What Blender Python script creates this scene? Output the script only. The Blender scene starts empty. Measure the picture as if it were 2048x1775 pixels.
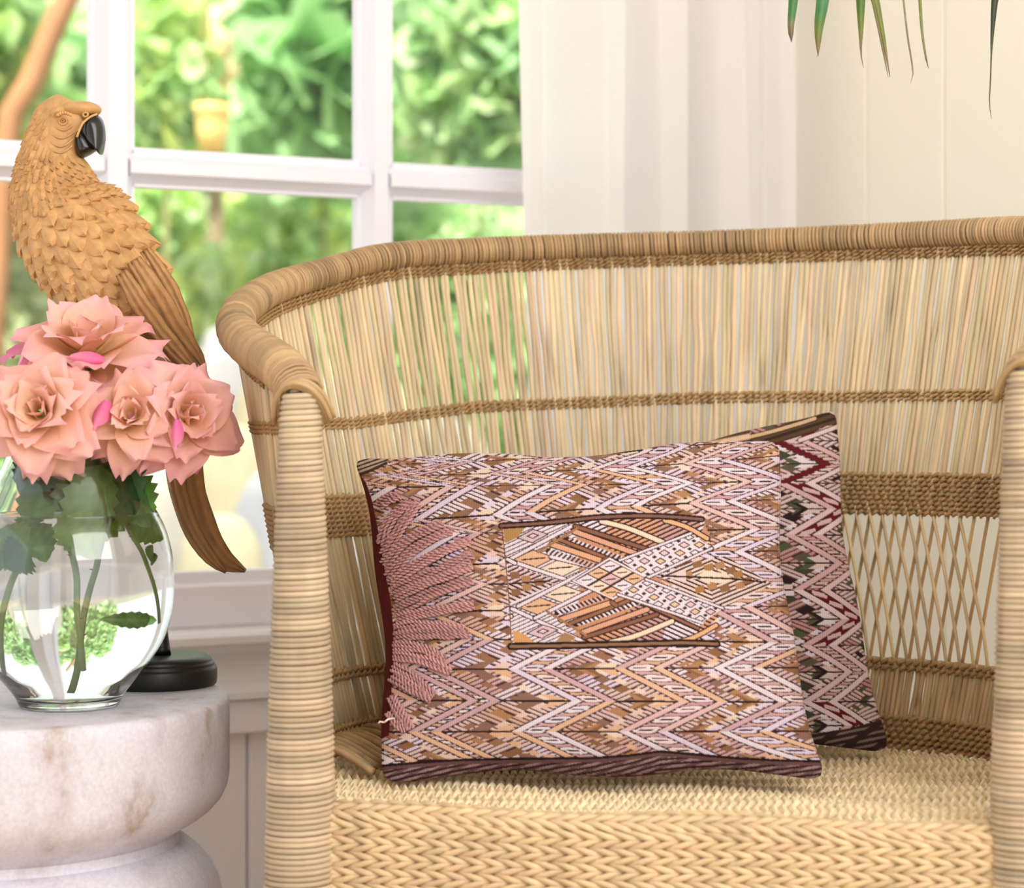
import bpy, math, random
import numpy as np
from mathutils import Vector
random.seed(7); RNG = np.random.default_rng(7)
SC = bpy.context.scene; COL = SC.collection

# ------------------------------------------------------------------ camera
F, CX, HY, CAMZ = 4300.0, 1024.0, 810.0, 0.83      # focal length in pixels of the 2048 px frame, horizon row, eye height
cam = bpy.data.cameras.new('camera'); cam_o = bpy.data.objects.new('camera', cam); COL.objects.link(cam_o)
cam_o.location = (0, 0, CAMZ); cam_o.rotation_euler = (math.pi / 2, 0, 0)
cam.sensor_width = 36.0; cam.sensor_fit = 'HORIZONTAL'; cam.lens = 36.0 * F / 2048.0
cam.shift_y = -(1775 / 2 - HY) / 2048.0
cam.clip_start = 0.05; cam.clip_end = 200
cam.dof.use_dof = True; cam.dof.focus_distance = 2.38; cam.dof.aperture_fstop = cam.lens / 20.0
SC.camera = cam_o

# ------------------------------------------------------------------ light
W = bpy.data.worlds.new('sky'); SC.world = W; W.use_nodes = True
bg = W.node_tree.nodes['Background']; bg.inputs[0].default_value = (0.93, 0.955, 1.0, 1); bg.inputs[1].default_value = 1.42
def sun(name, energy, ang, frm, col):
    l = bpy.data.lights.new(name, 'SUN'); l.energy = energy; l.angle = math.radians(ang); l.color = col
    o = bpy.data.objects.new(name, l); COL.objects.link(o); o.location = frm
    o.rotation_euler = (Vector((0, 6, 0)) - Vector(frm)).to_track_quat('-Z', 'Y').to_euler(); return o
sun('sun', 9.5, 1.0, (-2.5, -3.5, 14), (1.0, 0.95, 0.84))
def area(name, energy, size, frm, to, col):
    l = bpy.data.lights.new(name, 'AREA'); l.energy = energy; l.shape = 'RECTANGLE'; l.size, l.size_y = size; l.color = col
    o = bpy.data.objects.new(name, l); COL.objects.link(o); o.location = frm
    o.rotation_euler = (Vector(to) - Vector(frm)).to_track_quat('-Z', 'Y').to_euler(); return o
area('added_overhead_light', 104, (3.0, 2.4), (1.5, 0.5, 2.52), (0.25, 2.35, 0.6), (1.0, 0.98, 0.945))  # added soft lamp under the ceiling to light the chair; no window there
SC.view_settings.view_transform = 'Standard'; SC.view_settings.look = 'None'
SC.view_settings.exposure = 0.26; SC.view_settings.gamma = 1.0; SC.view_settings.use_curve_mapping = False
SC.cycles.max_bounces = 16; SC.cycles.transmission_bounces = 14; SC.cycles.transparent_max_bounces = 16
SC.cycles.caustics_reflective = False; SC.cycles.caustics_refractive = True; SC.cycles.use_denoising = True

# ------------------------------------------------------------------ helpers
def P(px, py, D):
    return np.array([(px - CX) / F * D, D, CAMZ - (py - HY) / F * D])
def lin(c):
    c = np.asarray(c, float) / 255.0
    return np.where(c <= 0.04045, c / 12.92, ((c + 0.055) / 1.055) ** 2.4)
def rgba(c): return (*[float(x) for x in lin(c)], 1.0)

def tag(o, label=None, cat=None, group=None, kind=None):
    if label: o['label'] = label
    if cat: o['category'] = cat
    if group: o['group'] = group
    if kind: o['kind'] = kind
    return o
def thing(name, loc, label, cat, group=None):
    o = bpy.data.objects.new(name, None); COL.objects.link(o); o.location = [float(x) for x in loc]; o.empty_display_size = 0.05
    return tag(o, label, cat, group)
def root_of(o):
    while o.parent is not None: o = o.parent
    return o
def obj(name, V, Fc, mat, parent=None, smooth=True, col=None):
    """one mesh object; V in world coordinates, Fc an (n,4)/(n,3) array or a list of faces"""
    V = np.asarray(V, float).reshape(-1, 3)
    if parent is not None: V = V - np.array(root_of(parent).location)
    me = bpy.data.meshes.new(name)
    if isinstance(Fc, np.ndarray):
        n, k = Fc.shape
        me.vertices.add(len(V)); me.vertices.foreach_set('co', V.astype(np.float32).ravel())
        me.loops.add(n * k); me.loops.foreach_set('vertex_index', Fc.astype(np.int32).ravel())
        me.polygons.add(n); me.polygons.foreach_set('loop_start', np.arange(0, n * k, k, dtype=np.int32))
        me.update(calc_edges=True)
    else:
        me.from_pydata([tuple(v) for v in V], [], [tuple(int(i) for i in f) for f in Fc]); me.update()
    if smooth: me.polygons.foreach_set('use_smooth', np.ones(len(me.polygons), bool))
    if col is not None:
        col = np.asarray(col, float)
        if col.ndim == 1: col = np.tile(col, (len(V), 1))
        a = me.color_attributes.new('Col', 'FLOAT_COLOR', 'POINT')
        a.data.foreach_set('color', np.hstack([col[:, :3], np.ones((len(V), 1))]).astype(np.float32).ravel())
    if mat: me.materials.append(mat)
    o = bpy.data.objects.new(name, me); COL.objects.link(o)
    if parent is not None: o.parent = parent
    return o
def grid_faces(n, m, wrap=False):
    i = np.arange(n - 1)[:, None]; j = np.arange(m if wrap else m - 1)[None, :]
    j2 = (j + 1) % m
    return np.stack([i * m + j, i * m + j2, (i + 1) * m + j2, (i + 1) * m + j], -1).reshape(-1, 4)
def join(parts):
    Vs, Fs, Cs, k = [], [], [], 0
    for p in parts:
        Vs.append(p[0]); Fs.append(p[1] + k); k += len(p[0])
        if len(p) > 2: Cs.append(p[2])
    return np.vstack(Vs), np.vstack(Fs), (np.vstack(Cs) if Cs else None)
def norm(a): return a / np.maximum(np.linalg.norm(a, axis=-1, keepdims=True), 1e-12)
def ring_tube(C, A, B, r, k=6):
    """tube round centres C with ring axes A, B and radii r; ends closed"""
    n = len(C); r = np.broadcast_to(np.asarray(r, float), (n,))
    th = np.arange(k) / k * 2 * np.pi
    V = C[:, None] + r[:, None, None] * (np.cos(th)[None, :, None] * A[:, None] + np.sin(th)[None, :, None] * B[:, None])
    e0 = C[0] + 0.02 * (V[0] - C[0]); e1 = C[-1] + 0.02 * (V[-1] - C[-1])
    V = np.concatenate([e0[None], V, e1[None]])
    return V.reshape(-1, 3), grid_faces(n + 2, k, True)
def frames(C):
    T = norm(np.gradient(C, axis=0)); n = len(C)
    N = np.zeros_like(C); ref = np.array([0, 0, 1.0]) if abs(T[0, 2]) < 0.9 else np.array([1.0, 0, 0])
    N[0] = norm(np.cross(T[0], ref))
    for i in range(1, n):
        v = N[i - 1] - T[i] * np.dot(N[i - 1], T[i]); N[i] = v / max(np.linalg.norm(v), 1e-9)
    return T, N, np.cross(T, N)
def tube(C, r, k=6):
    C = np.asarray(C, float); T, N, B = frames(C); return ring_tube(C, N, B, r, k)
def spline(pts, n):
    """Catmull-Rom through pts, n points evenly spread by arc length"""
    pts = np.asarray(pts, float); m = len(pts)
    ext = np.vstack([2 * pts[0] - pts[1], pts, 2 * pts[-1] - pts[-2]])
    out = []
    for i in range(m - 1):
        p0, p1, p2, p3 = ext[i:i + 4]; t = np.linspace(0, 1, 24, endpoint=False)[:, None]
        out.append(0.5 * (2 * p1 + (p2 - p0) * t + (2 * p0 - 5 * p1 + 4 * p2 - p3) * t ** 2 + (3 * p1 - p0 - 3 * p2 + p3) * t ** 3))
    q = np.vstack(out + [pts[-1:]])
    s = np.r_[0, np.cumsum(np.linalg.norm(np.diff(q[:, :3], axis=0), axis=1))]
    return np.stack([np.interp(np.linspace(0, s[-1], n), s, q[:, c]) for c in range(q.shape[1])], 1)
def box(a, b, M=None):
    """box between corners a and b; M maps local points to world"""
    x, y, z = zip(a, b)
    V = np.array([[x[i], y[j], z[k]] for i in (0, 1) for j in (0, 1) for k in (0, 1)], float)
    if M is not None: V = M(V)
    return V, np.array([[0, 1, 3, 2], [4, 6, 7, 5], [0, 4, 5, 1], [2, 3, 7, 6], [0, 2, 6, 4], [1, 5, 7, 3]])
def bevel_box(a, b, M=None, w=0.002):
    """box with chamfered edges"""
    a = np.minimum(a, b).astype(float), np.maximum(a, b).astype(float); lo, hi = a
    V, idx = [], {}
    for sx in (0, 1):
        for sy in (0, 1):
            for sz in (0, 1):
                s = (sx, sy, sz); c = np.array([hi[i] if s[i] else lo[i] for i in range(3)])
                for ax in range(3):
                    p = c.copy()
                    for i in range(3):
                        if i != ax: p[i] += -w if s[i] else w
                    idx[(s, ax)] = len(V); V.append(p)
    Fc = []
    for ax in range(3):
        o = [i for i in range(3) if i != ax]
        for s in (0, 1):
            q = []
            for u, v in ((0, 0), (1, 0), (1, 1), (0, 1)):
                k = [0, 0, 0]; k[ax] = s; k[o[0]] = u; k[o[1]] = v; q.append(idx[(tuple(k), ax)])
            Fc.append(q)
    for ax in range(3):
        o = [i for i in range(3) if i != ax]
        for u in (0, 1):
            for v in (0, 1):
                k0 = [0, 0, 0]; k0[o[0]] = u; k0[o[1]] = v; k1 = list(k0); k1[ax] = 1
                Fc.append([idx[(tuple(k0), o[0])], idx[(tuple(k1), o[0])], idx[(tuple(k1), o[1])], idx[(tuple(k0), o[1])]])
    for s in [(x, y, z) for x in (0, 1) for y in (0, 1) for z in (0, 1)]:
        Fc.append([idx[(s, 0)], idx[(s, 1)], idx[(s, 2)]])
    V = np.array(V)
    return (M(V) if M is not None else V), Fc
def lathe(prof, c, n=64):
    """prof: (radius, z) pairs, revolved about the vertical through c"""
    prof = np.asarray(prof, float); th = np.arange(n) / n * 2 * np.pi
    V = np.stack([c[0] + prof[:, 0, None] * np.cos(th), c[1] + prof[:, 0, None] * np.sin(th), np.repeat(prof[:, 1, None], n, 1)], -1)
    return V.reshape(-1, 3), grid_faces(len(prof), n, True)

# ------------------------------------------------------------------ materials
def new_mat(name):
    m = bpy.data.materials.new(name); m.use_nodes = True; nt = m.node_tree
    return m, nt, nt.nodes['Principled BSDF']
def mat(name, base=None, rough=0.5, noise=None, bump=None, trans=0.0, spec=0.5, stretch=None, coat=0.0, sss=0.0):
    """base: sRGB colour, or None for the mesh's own colour attribute; noise: (scale, amount); bump: (scale, strength)"""
    m, nt, b = new_mat(name); N = nt.nodes; L = nt.links
    b.inputs['Roughness'].default_value = rough; b.inputs['Specular IOR Level'].default_value = spec
    if coat: b.inputs['Coat Weight'].default_value = coat
    tc = N.new('ShaderNodeTexCoord'); vec = tc.outputs['Object']
    if stretch:
        mp = N.new('ShaderNodeMapping'); mp.inputs['Scale'].default_value = stretch; L.new(vec, mp.inputs[0]); vec = mp.outputs[0]
    if base is None:
        a = N.new('ShaderNodeAttribute'); a.attribute_name = 'Col'; c = a.outputs['Color']
    else:
        r = N.new('ShaderNodeRGB'); r.outputs[0].default_value = rgba(base); c = r.outputs[0]
    if noise:
        t = N.new('ShaderNodeTexNoise'); t.inputs['Scale'].default_value = noise[0]; t.inputs['Detail'].default_value = 4; L.new(vec, t.inputs['Vector'])
        mr = N.new('ShaderNodeMapRange'); mr.inputs[1].default_value = 0.3; mr.inputs[2].default_value = 0.7
        mr.inputs[3].default_value = 1 - noise[1]; mr.inputs[4].default_value = 1 + noise[1] * 0.6; L.new(t.outputs['Fac'], mr.inputs[0])
        vm = N.new('ShaderNodeVectorMath'); vm.operation = 'SCALE'; L.new(c, vm.inputs[0]); L.new(mr.outputs[0], vm.inputs['Scale']); c = vm.outputs[0]
    L.new(c, b.inputs['Base Color'])
    if bump:
        t = N.new('ShaderNodeTexNoise'); t.inputs['Scale'].default_value = bump[0]; t.inputs['Detail'].default_value = 5; L.new(vec, t.inputs['Vector'])
        bp = N.new('ShaderNodeBump'); bp.inputs['Strength'].default_value = bump[1]; bp.inputs['Distance'].default_value = 0.002
        L.new(t.outputs['Fac'], bp.inputs['Height']); L.new(bp.outputs[0], b.inputs['Normal'])
    if trans:
        tr = N.new('ShaderNodeBsdfTranslucent'); L.new(c, tr.inputs[0]); mx = N.new('ShaderNodeMixShader'); mx.inputs[0].default_value = trans
        L.new(b.outputs[0], mx.inputs[1]); L.new(tr.outputs[0], mx.inputs[2]); L.new(mx.outputs[0], N['Material Output'].inputs[0])
    return m
def glass_mat(name, ior, tint=(1, 1, 1), rough=0.0):
    m, nt, b = new_mat(name); nt.nodes.remove(b)
    g = nt.nodes.new('ShaderNodeBsdfGlass'); g.inputs['IOR'].default_value = ior; g.inputs['Roughness'].default_value = rough
    g.inputs['Color'].default_value = (*tint, 1); nt.links.new(g.outputs[0], nt.nodes['Material Output'].inputs[0]); return m
def pane_mat(name):
    m, nt, b = new_mat(name); nt.nodes.remove(b); N = nt.nodes; L = nt.links
    t = N.new('ShaderNodeBsdfTransparent'); t.inputs[0].default_value = (0.97, 0.98, 0.97, 1)
    g = N.new('ShaderNodeBsdfGlossy'); g.inputs['Roughness'].default_value = 0.02
    mx = N.new('ShaderNodeMixShader'); mx.inputs[0].default_value = 0.03
    L.new(t.outputs[0], mx.inputs[1]); L.new(g.outputs[0], mx.inputs[2]); L.new(mx.outputs[0], N['Material Output'].inputs[0]); return m

M_TRIM = mat('white_gloss_paint', (243, 241, 251), 0.35)
M_WALLW = mat('white_wall_paint', (244, 241, 246), 0.55)
M_WALLC = mat('cream_wall_paint', (255, 251, 236), 0.6)
M_CEIL = mat('white_ceiling_paint', (245, 243, 240), 0.7)
M_FLOOR = mat('pale_oak', (206, 182, 150), 0.45, noise=(9, 0.12), stretch=(1, 9, 1))
M_CANE = mat('cane', None, 0.5, noise=(40, 0.16), bump=(300, 0.15), stretch=(1, 1, 0.25))
M_ROD = mat('thin_cane_rod', None, 0.5, noise=(60, 0.16), trans=0.22, stretch=(1, 1, 0.12))
M_WOVEN = mat('woven_textile', None, 0.85, spec=0.2)
M_YARN = mat('yarn', None, 0.9, noise=(500, 0.15), spec=0.15)
M_MAROON = mat('maroon_cloth', (98, 22, 24), 0.9, noise=(250, 0.15), spec=0.2)
M_RESIN = mat('carved_tan_resin', None, 0.6, noise=(70, 0.16), bump=(160, 0.5))
M_BLACK = mat('black_lacquer', (16, 16, 19), 0.22, spec=0.6)
M_BLACKW = mat('black_painted_wood', (22, 23, 24), 0.38, bump=(60, 0.1))
M_PETAL = mat('rose_petal', None, 0.5, noise=(30, 0.06), trans=0.25, spec=0.25)
M_LEAF = mat('leaf', None, 0.4, noise=(60, 0.15), trans=0.22)
M_STEM = mat('stem', None, 0.45, noise=(80, 0.15))
M_LINEN = mat('white_linen', (252, 250, 250), 0.9, noise=(420, 0.05), bump=(700, 0.25), trans=0.42, spec=0.1)
M_GLASS = glass_mat('clear_glass', 1.5, (0.985, 0.995, 0.99))
M_WATER = glass_mat('water', 1.33, (0.99, 1, 0.995))
M_PANE = pane_mat('window_glass')
M_FOL = mat('garden_foliage', None, 0.5, trans=0.42, spec=0.3)
M_STONE = mat('pale_stone', None, 0.8, noise=(6, 0.2), bump=(20, 0.6))
# ------------------------------------------------------------------ room
D0, TH = 3.2, math.radians(28)
WD = np.array([math.cos(TH), math.sin(TH), 0.0]); WN = np.array([math.sin(TH), -math.cos(TH), 0.0])   # along the window wall, and out of it into the room
def WL(V):            # local (s along wall, out into the room, z) -> world
    V = np.asarray(V, float); return np.array([0, D0, 0]) + V[:, :1] * WD + V[:, 1:2] * WN + V[:, 2:3] * np.array([0, 0, 1.0])
S_COR = 0.50          # the corner
def WR(V):            # local on the right wall: (distance from the corner toward the camera, out into the room, z)
    V = np.asarray(V, float); return np.array([0, D0, 0]) + S_COR * WD + V[:, :1] * WN - V[:, 1:2] * WD + V[:, 2:3] * np.array([0, 0, 1.0])
def struct(name, V, Fc, m, parent=None):
    o = obj(name, V, Fc, m, parent, smooth=False)
    if parent is None: tag(o, kind='structure')
    return o
V, Fc = box((-4, -1.9, -0.06), (4, 4.6, 0)); struct('floor', V, Fc, M_FLOOR)
V, Fc = box((-3.4, -1.7, 2.62), (3.4, 4.0, 2.7)); struct('ceiling', V, Fc, M_CEIL)
V, Fc = box((-3.4, -1.75, 0), (0.5, -1.62, 2.64)); struct('wall_back', V, Fc, M_WALLW)
SL = -1.75
# window wall: boarded below the sill, plain above the window
V, Fc = bevel_box((SL, -0.14, 2.35), (S_COR + 0.1, -0.012, 2.64), WL); wl = struct('wall_left', V, Fc, M_WALLW)
V, Fc = box((SL, -0.14, 0), (S_COR + 0.1, -0.014, 0.56), WL); struct('wall_core', V, Fc, M_WALLW, wl)
V, Fc = box((0.30, -0.14, 0.5), (S_COR + 0.1, -0.014, 2.4), WL); struct('wall_core', V, Fc, M_WALLW, wl)
seam = -0.418
edges = np.arange(seam - 0.17 * 8, S_COR, 0.17); edges = np.r_[edges[edges > SL], S_COR]
for a, b in zip(edges[:-1], edges[1:]):
    V, Fc = bevel_box((a + 0.0008, -0.014, 0), (b - 0.0008, 0.0, 0.46), WL, 0.004); struct('board', V, Fc, M_WALLW, wl)
a0 = 0.30
for a, b in ((0.30, 0.41), (0.41, S_COR)):
    V, Fc = bevel_box((a + 0.0008, -0.014, 0.52), (b - 0.0008, 0.0, 2.4), WL, 0.004); struct('board', V, Fc, M_WALLW, wl)
# right wall
V, Fc = box((-0.1, -0.14, 0), (2.6, -0.014, 2.64), WR); wr = struct('wall_right', V, Fc, M_WALLC)
V, Fc = bevel_box((0.0, -0.014, 0), (0.0224, 0.0, 2.63), WR, 0.0028); struct('board', V, Fc, M_WALLC, wr)
x = 0.023
while x < 2.55:
    V, Fc = bevel_box((x + 0.0006, -0.014, 0), (x + 0.1804 - 0.0006, 0.0, 2.63), WR, 0.0028); struct('board', V, Fc, M_WALLC, wr); x += 0.1804
# window trim under the glass
def bar(s0, s1, o0, o1, z0, z1, name, parent, w=0.003):
    V, Fc = bevel_box((s0, o0, z0), (s1, o1, z1), WL, w); return struct(name, V, Fc, M_TRIM, parent)
V, Fc = bevel_box((SL, -0.10, 0.498), (0.30, 0.052, 0.520), WL, 0.006); tr = struct('trim_1', V, Fc, M_TRIM)          # stool
V, Fc = bevel_box((SL, 0.0, 0.374), (S_COR - 0.02, 0.022, 0.424), WL, 0.004); tr2 = struct('trim_2', V, Fc, M_TRIM)     # apron
prof = [(0.0, 0.424), (0.030, 0.424), (0.030, 0.433), (0.026, 0.438), (0.020, 0.446), (0.017, 0.456), (0.017, 0.466), (0.021, 0.476), (0.030, 0.484), (0.040, 0.490), (0.046, 0.498), (0.0, 0.498)]
def extrude(prof, s0, s1, M):
    V = np.array([[s, o, z] for s in (s0, s1) for o, z in prof]); n = len(prof)
    return M(V), [[i, (i + 1) % n, n + (i + 1) % n, n + i] for i in range(n)] + [list(range(n))[::-1], list(range(n, 2 * n))]
V, Fc = extrude(prof, SL, S_COR - 0.02, WL); struct('cove_moulding', V, Fc, M_TRIM, tr2)
# the window: one casement of small panes
ZB, ZT, ZM0, ZM1 = 0.594, 2.30, 1.131, 1.181
win = None
V, Fc = bevel_box((SL, -0.062, 0.520), (0.30, -0.012, ZB - 0.012), WL, 0.004); win = struct('window_1', V, Fc, M_TRIM)
bar(SL, 0.30, -0.062, -0.012, ZT, 2.36, 'frame_rail', win)
mul = [(-1.45, -1.388), (-1.04, -0.979), (-0.632, -0.571), (-0.235, -0.180), (0.156, 0.30)]
def mprof(w):          # a sash bar's section: a flat face between two ovolo bevels
    return [(-w / 2, -0.055), (-w / 2, -0.034), (-w / 2 + 0.004, -0.034), (-w / 2 + 0.012, -0.022), (-w / 2 + 0.015, -0.016), (-w / 2 + 0.017, -0.012),
            (w / 2 - 0.017, -0.012), (w / 2 - 0.015, -0.016), (w / 2 - 0.012, -0.022), (w / 2 - 0.004, -0.034), (w / 2, -0.034), (w / 2, -0.055)]
def sash(c, w, a, b, vertical, name):
    pr = mprof(w); n = len(pr)
    V = np.array([([c + d, o, q] if vertical else [q, o, c + d]) for q in (a, b) for d, o in pr])
    struct(name, WL(V), [[i, (i + 1) % n, n + (i + 1) % n, n + i] for i in range(n)] + [list(range(n)), list(range(n, 2 * n))], M_TRIM, win)
for a, b in mul: sash((a + b) / 2, b - a, ZB - 0.02, ZT, True, 'mullion')
for (a, b), (c, d) in zip(mul[:-1], mul[1:]):
    sash((ZM0 + ZM1) / 2, ZM1 - ZM0, b - 0.012, c + 0.012, False, 'muntin')
    for z0, z1 in ((ZB, ZM0), (ZM1, ZT)):
        # bead and bevel round each pane
        bar(b - 0.002, c + 0.002, -0.055, -0.030, z0 - 0.014, z0 + 0.004, 'glazing_bead', win, 0.002)
        V, Fc = box((b - 0.004, -0.048, z0 - 0.004), (c + 0.004, -0.044, z1 + 0.004), WL); struct('pane', V, Fc, M_PANE, win)

# curtain of white linen, hung in folds from a rod above the frame
def curtain():
    s0, s1, n, m = -0.052, 0.444, 260, 40
    zs = np.linspace(2.24, 0.02, m)
    V = np.zeros((m, n, 3)); q = np.linspace(0, 1, n)
    # fold lines: positions of the ridges (1) and valleys (-1) across the cloth
    kq = [0, .045, .10, .155, .20, .30, .395, .415, .50, .60, .65, .70, .78, .86, .91, .955, 1.0]
    kd = [.9, .75, .1, -.9, -.5, .75, .1, -.95, .55, .2, -.95, .5, .95, .55, -.35, .2, .45]
    base = np.interp(q, kq, kd)
    k = np.hanning(9); k /= k.sum(); base = np.convolve(np.pad(base, 4, mode='edge'), k, 'valid')
    for i, z in enumerate(zs):
        sway = 0.010 * np.sin(2 * np.pi * q * 1.3 + z * 2.1) + 0.006 * np.sin(q * 23 + z * 3.7)
        dep = 0.085 + 0.046 * base * (1 + 0.15 * math.sin(z * 3)) + 0.4 * sway
        sp = s0 + (s1 - s0) * (q + 0.006 * np.sin(q * 40 + z * 2.2)) + 0.012 * (1 - z / 1.3) * (1 - q)
        V[i] = np.stack([sp, dep, np.full(n, z)], 1)
    return WL(V.reshape(-1, 3)), grid_faces(m, n)
cu = thing('curtain', WL([[0.26, 0.07, 0.0]])[0], 'white linen curtain in soft folds beside the window', 'curtain')
V, Fc = curtain(); obj('cloth', V, Fc, M_LINEN, cu)
c = WL([[x, 0.075, 2.26] for x in np.linspace(-0.1, 0.515, 8)]); V, Fc = tube(c, 0.011, 12); obj('curtain_rod', V, Fc, M_TRIM, cu)
for x in np.linspace(0.04, 0.49, 7):
    th = np.linspace(0, 2 * np.pi, 17); C = WL(np.stack([np.full(17, x), 0.075 + 0.019 * np.cos(th), 2.255 + 0.019 * np.sin(th)], 1)); V, Fc = tube(C, 0.0025, 6); obj('curtain_ring', V, Fc, M_TRIM, cu)
# ------------------------------------------------------------------ woven cane armchair
CO = np.array([0.138, 2.09, 0.0]); CU = np.array([0.9854, -0.17, 0]); CV = np.array([0.17, 0.9854, 0])
def CW(u, v, z):
    u, v, z = np.broadcast_arrays(np.asarray(u, float), np.asarray(v, float), np.asarray(z, float))
    return CO + u[..., None] * CU + v[..., None] * CV + z[..., None] * np.array([0, 0, 1.0])
half_rim = [(-.353, -.004, .838), (-.366, .014, .854), (-.394, .052, .872), (-.432, .10, .889), (-.468, .16, .907), (-.489, .22, .924), (-.496, .28, .943), (-.485, .35, .966), (-.45, .42, .986), (-.385, .50, 1.012), (-.29, .57, 1.0235), (-.16, .62, 1.031), (0, .638, 1.035)]
half_base = [(-.353, .012), (-.360, .05), (-.372, .10), (-.384, .15), (-.393, .21), (-.396, .26), (-.394, .31), (-.38, .365), (-.345, .42), (-.285, .47), (-.205, .505), (-.11, .528), (0, .535)]
zright = [1.037, 1.037, 1.034, 1.020, .990, .965, .945, .925, .906, .888, .869, .855]
rim_pts = half_rim + [(-u, v, zright[k]) for k, (u, v, z) in enumerate(half_rim[-2::-1])]
base_pts = half_base + [(-u, v) for u, v in half_base[-2::-1]]
NT = 1200
rb = spline([r + b for r, b in zip(rim_pts, base_pts)], NT)       # rim u v z, base u v ; even along the rim
RIM, BASE = rb[:, :3], rb[:, 3:]
TT = np.linspace(0, 1, NT); RLEN = np.linalg.norm(np.diff(RIM, axis=0), axis=1).sum()
ZS = 0.432
def rad_rim(t): return np.interp(t, [0, .06, .16, .26, .5, .74, .84, .94, 1], [.0245, .0235, .021, .018, .0165, .018, .021, .0235, .0245])
def at(arr, t): return np.stack([np.interp(t, TT, arr[:, c]) for c in range(arr.shape[1])], -1)
def surf(t, z, out=0.0):
    """chair point on the back's sheet at rim parameter t and height z, out = toward the outside"""
    t, z = np.broadcast_arrays(np.asarray(t, float), np.asarray(z, float))
    r = at(RIM, t); b = at(BASE, t); w = ((z - ZS) / np.maximum(r[..., 2] - ZS, 1e-6))[..., None]
    w2 = w + 0.10 * w * (1 - w)
    uv = b + (r[..., :2] - b) * w2
    d = 1e-3; r1 = at(RIM, np.clip(t + d, 0, 1)); r0 = at(RIM, np.clip(t - d, 0, 1)); tg = norm((r1 - r0)[..., :2])
    nr = np.stack([-tg[..., 1], tg[..., 0]], -1)
    uv = uv + nr * out
    return CW(uv[..., 0], uv[..., 1], z), norm(nr[..., :1] * CU + nr[..., 1:] * CV)

ch = thing('woven_armchair', CW(0, 0.25, 0), 'wide straw coloured armchair of twined cane with a curved back, holding two cushions', 'armchair')
def cshade(n, base, amt, rng=RNG):
    return lin(base)[None, :] * (1 + amt * rng.standard_normal((n, 1))) * (1 + 0.015 * rng.standard_normal((n, 3)))
def helix(C, R, pitch, wr, spt=14, k=5, base=(205, 172, 128), amt=.10, squash=1.0, jit=.10):
    """a cane wound round the path C (dense) with radius R"""
    T, N, B = frames(C); s = np.r_[0, np.cumsum(np.linalg.norm(np.diff(C, axis=0), axis=1))]
    turns = s[-1] / pitch; n = int(turns * spt); ph = np.linspace(0, turns, n)
    # uneven winding
    ntn = int(turns) + 3; off = RNG.standard_normal(ntn) * jit
    wob = np.interp(ph, np.arange(ntn), off); sp = np.clip((ph + wob * .5) * pitch, 0, s[-1])
    g = lambda A: np.stack([np.interp(sp, s, A[:, c]) for c in range(3)], 1)
    Cc, Nn, Bb, Tt = g(C), norm(g(N)), norm(g(B)), norm(g(T)); Rr = np.interp(sp, s, np.broadcast_to(R, (len(C),))) if np.ndim(R) else np.full(n, R)
    Rr = Rr * (1 + 0.012 * np.interp(ph, np.arange(ntn), RNG.standard_normal(ntn)))
    th = ph * 2 * np.pi; e = np.cos(th)[:, None] * Nn + np.sin(th)[:, None] * Bb
    V, Fc = ring_tube(Cc + e * Rr[:, None], e * squash, Tt, wr, k)
    tone = cshade(ntn, base, amt); slow = 1 + .07 * np.sin(np.arange(ntn) * .21 + RNG.random() * 6) + .05 * np.sin(np.arange(ntn) * .083 + 1); tone = tone * slow[:, None]
    cc = np.stack([np.interp(ph, np.arange(ntn), tone[:, c]) for c in range(3)], 1)
    cc = np.repeat(np.vstack([cc[:1], cc, cc[-1:]]), k, 0)
    return V, Fc, cc
# legs
for sgn in (-1, 1):
    zt = .845 if sgn < 0 else .866
    zz = np.linspace(zt, 0.0, 300)
    R = np.interp(zz - (zt - .845) * np.clip((zz - .6) / .2, 0, 1), [0, .35, .43, .5, .6, .73, .80, .84, .846], [.0375, .0372, .0356, .0342, .0303, .0256, .0226, .0205, .012])
    C = CW(np.full(300, sgn * .3535), np.full(300, -.004), zz)
    V, Fc, cc = helix(C, R - .0026, .0056, .0029, base=(198, 178, 150), amt=.11)
    lg = obj('leg', V, Fc, M_CANE, ch, col=cc)
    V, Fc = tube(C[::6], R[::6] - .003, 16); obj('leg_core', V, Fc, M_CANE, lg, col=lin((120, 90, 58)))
    # loops that bind the end of the arm over the top of the leg
    for k in range(5):
        o = .0064 * (k - 2); a = np.linspace(-1.15, 1.15, 22)
        rr = .0262 + .0014 * (k % 3)
        V, Fc = tube(CW(sgn * .3535 + rr * 1.02 * np.sin(a * 1.25) + .25 * o, -.004 - .024 * np.cos(a) ** 1.0 + .014 * np.abs(a) + .35 * abs(o), .852 - .045 * (1 - np.cos(a * 1.25)) * .95 + o * .25 + zt - .845), .0027, 6)
        obj('binding_loop', V, Fc, M_CANE, lg, col=lin((186, 156, 114)) * (1 + .08 * random.uniform(-1, 1)))
# top rail, wound with fine cane
C = CW(RIM[:, 0], RIM[:, 1], RIM[:, 2]); R = rad_rim(TT)
V, Fc, cc = helix(C, R - .002, .0046, .0022, spt=14, k=6, base=(180, 150, 110), amt=.14, jit=.22)
tr_ = obj('top_rail', V, Fc, M_CANE, ch, col=cc)
V, Fc = tube(C[::12], R[::12] - .0026, 14); obj('rail_core', V, Fc, M_CANE, tr_, col=lin((104, 74, 42)))
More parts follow.
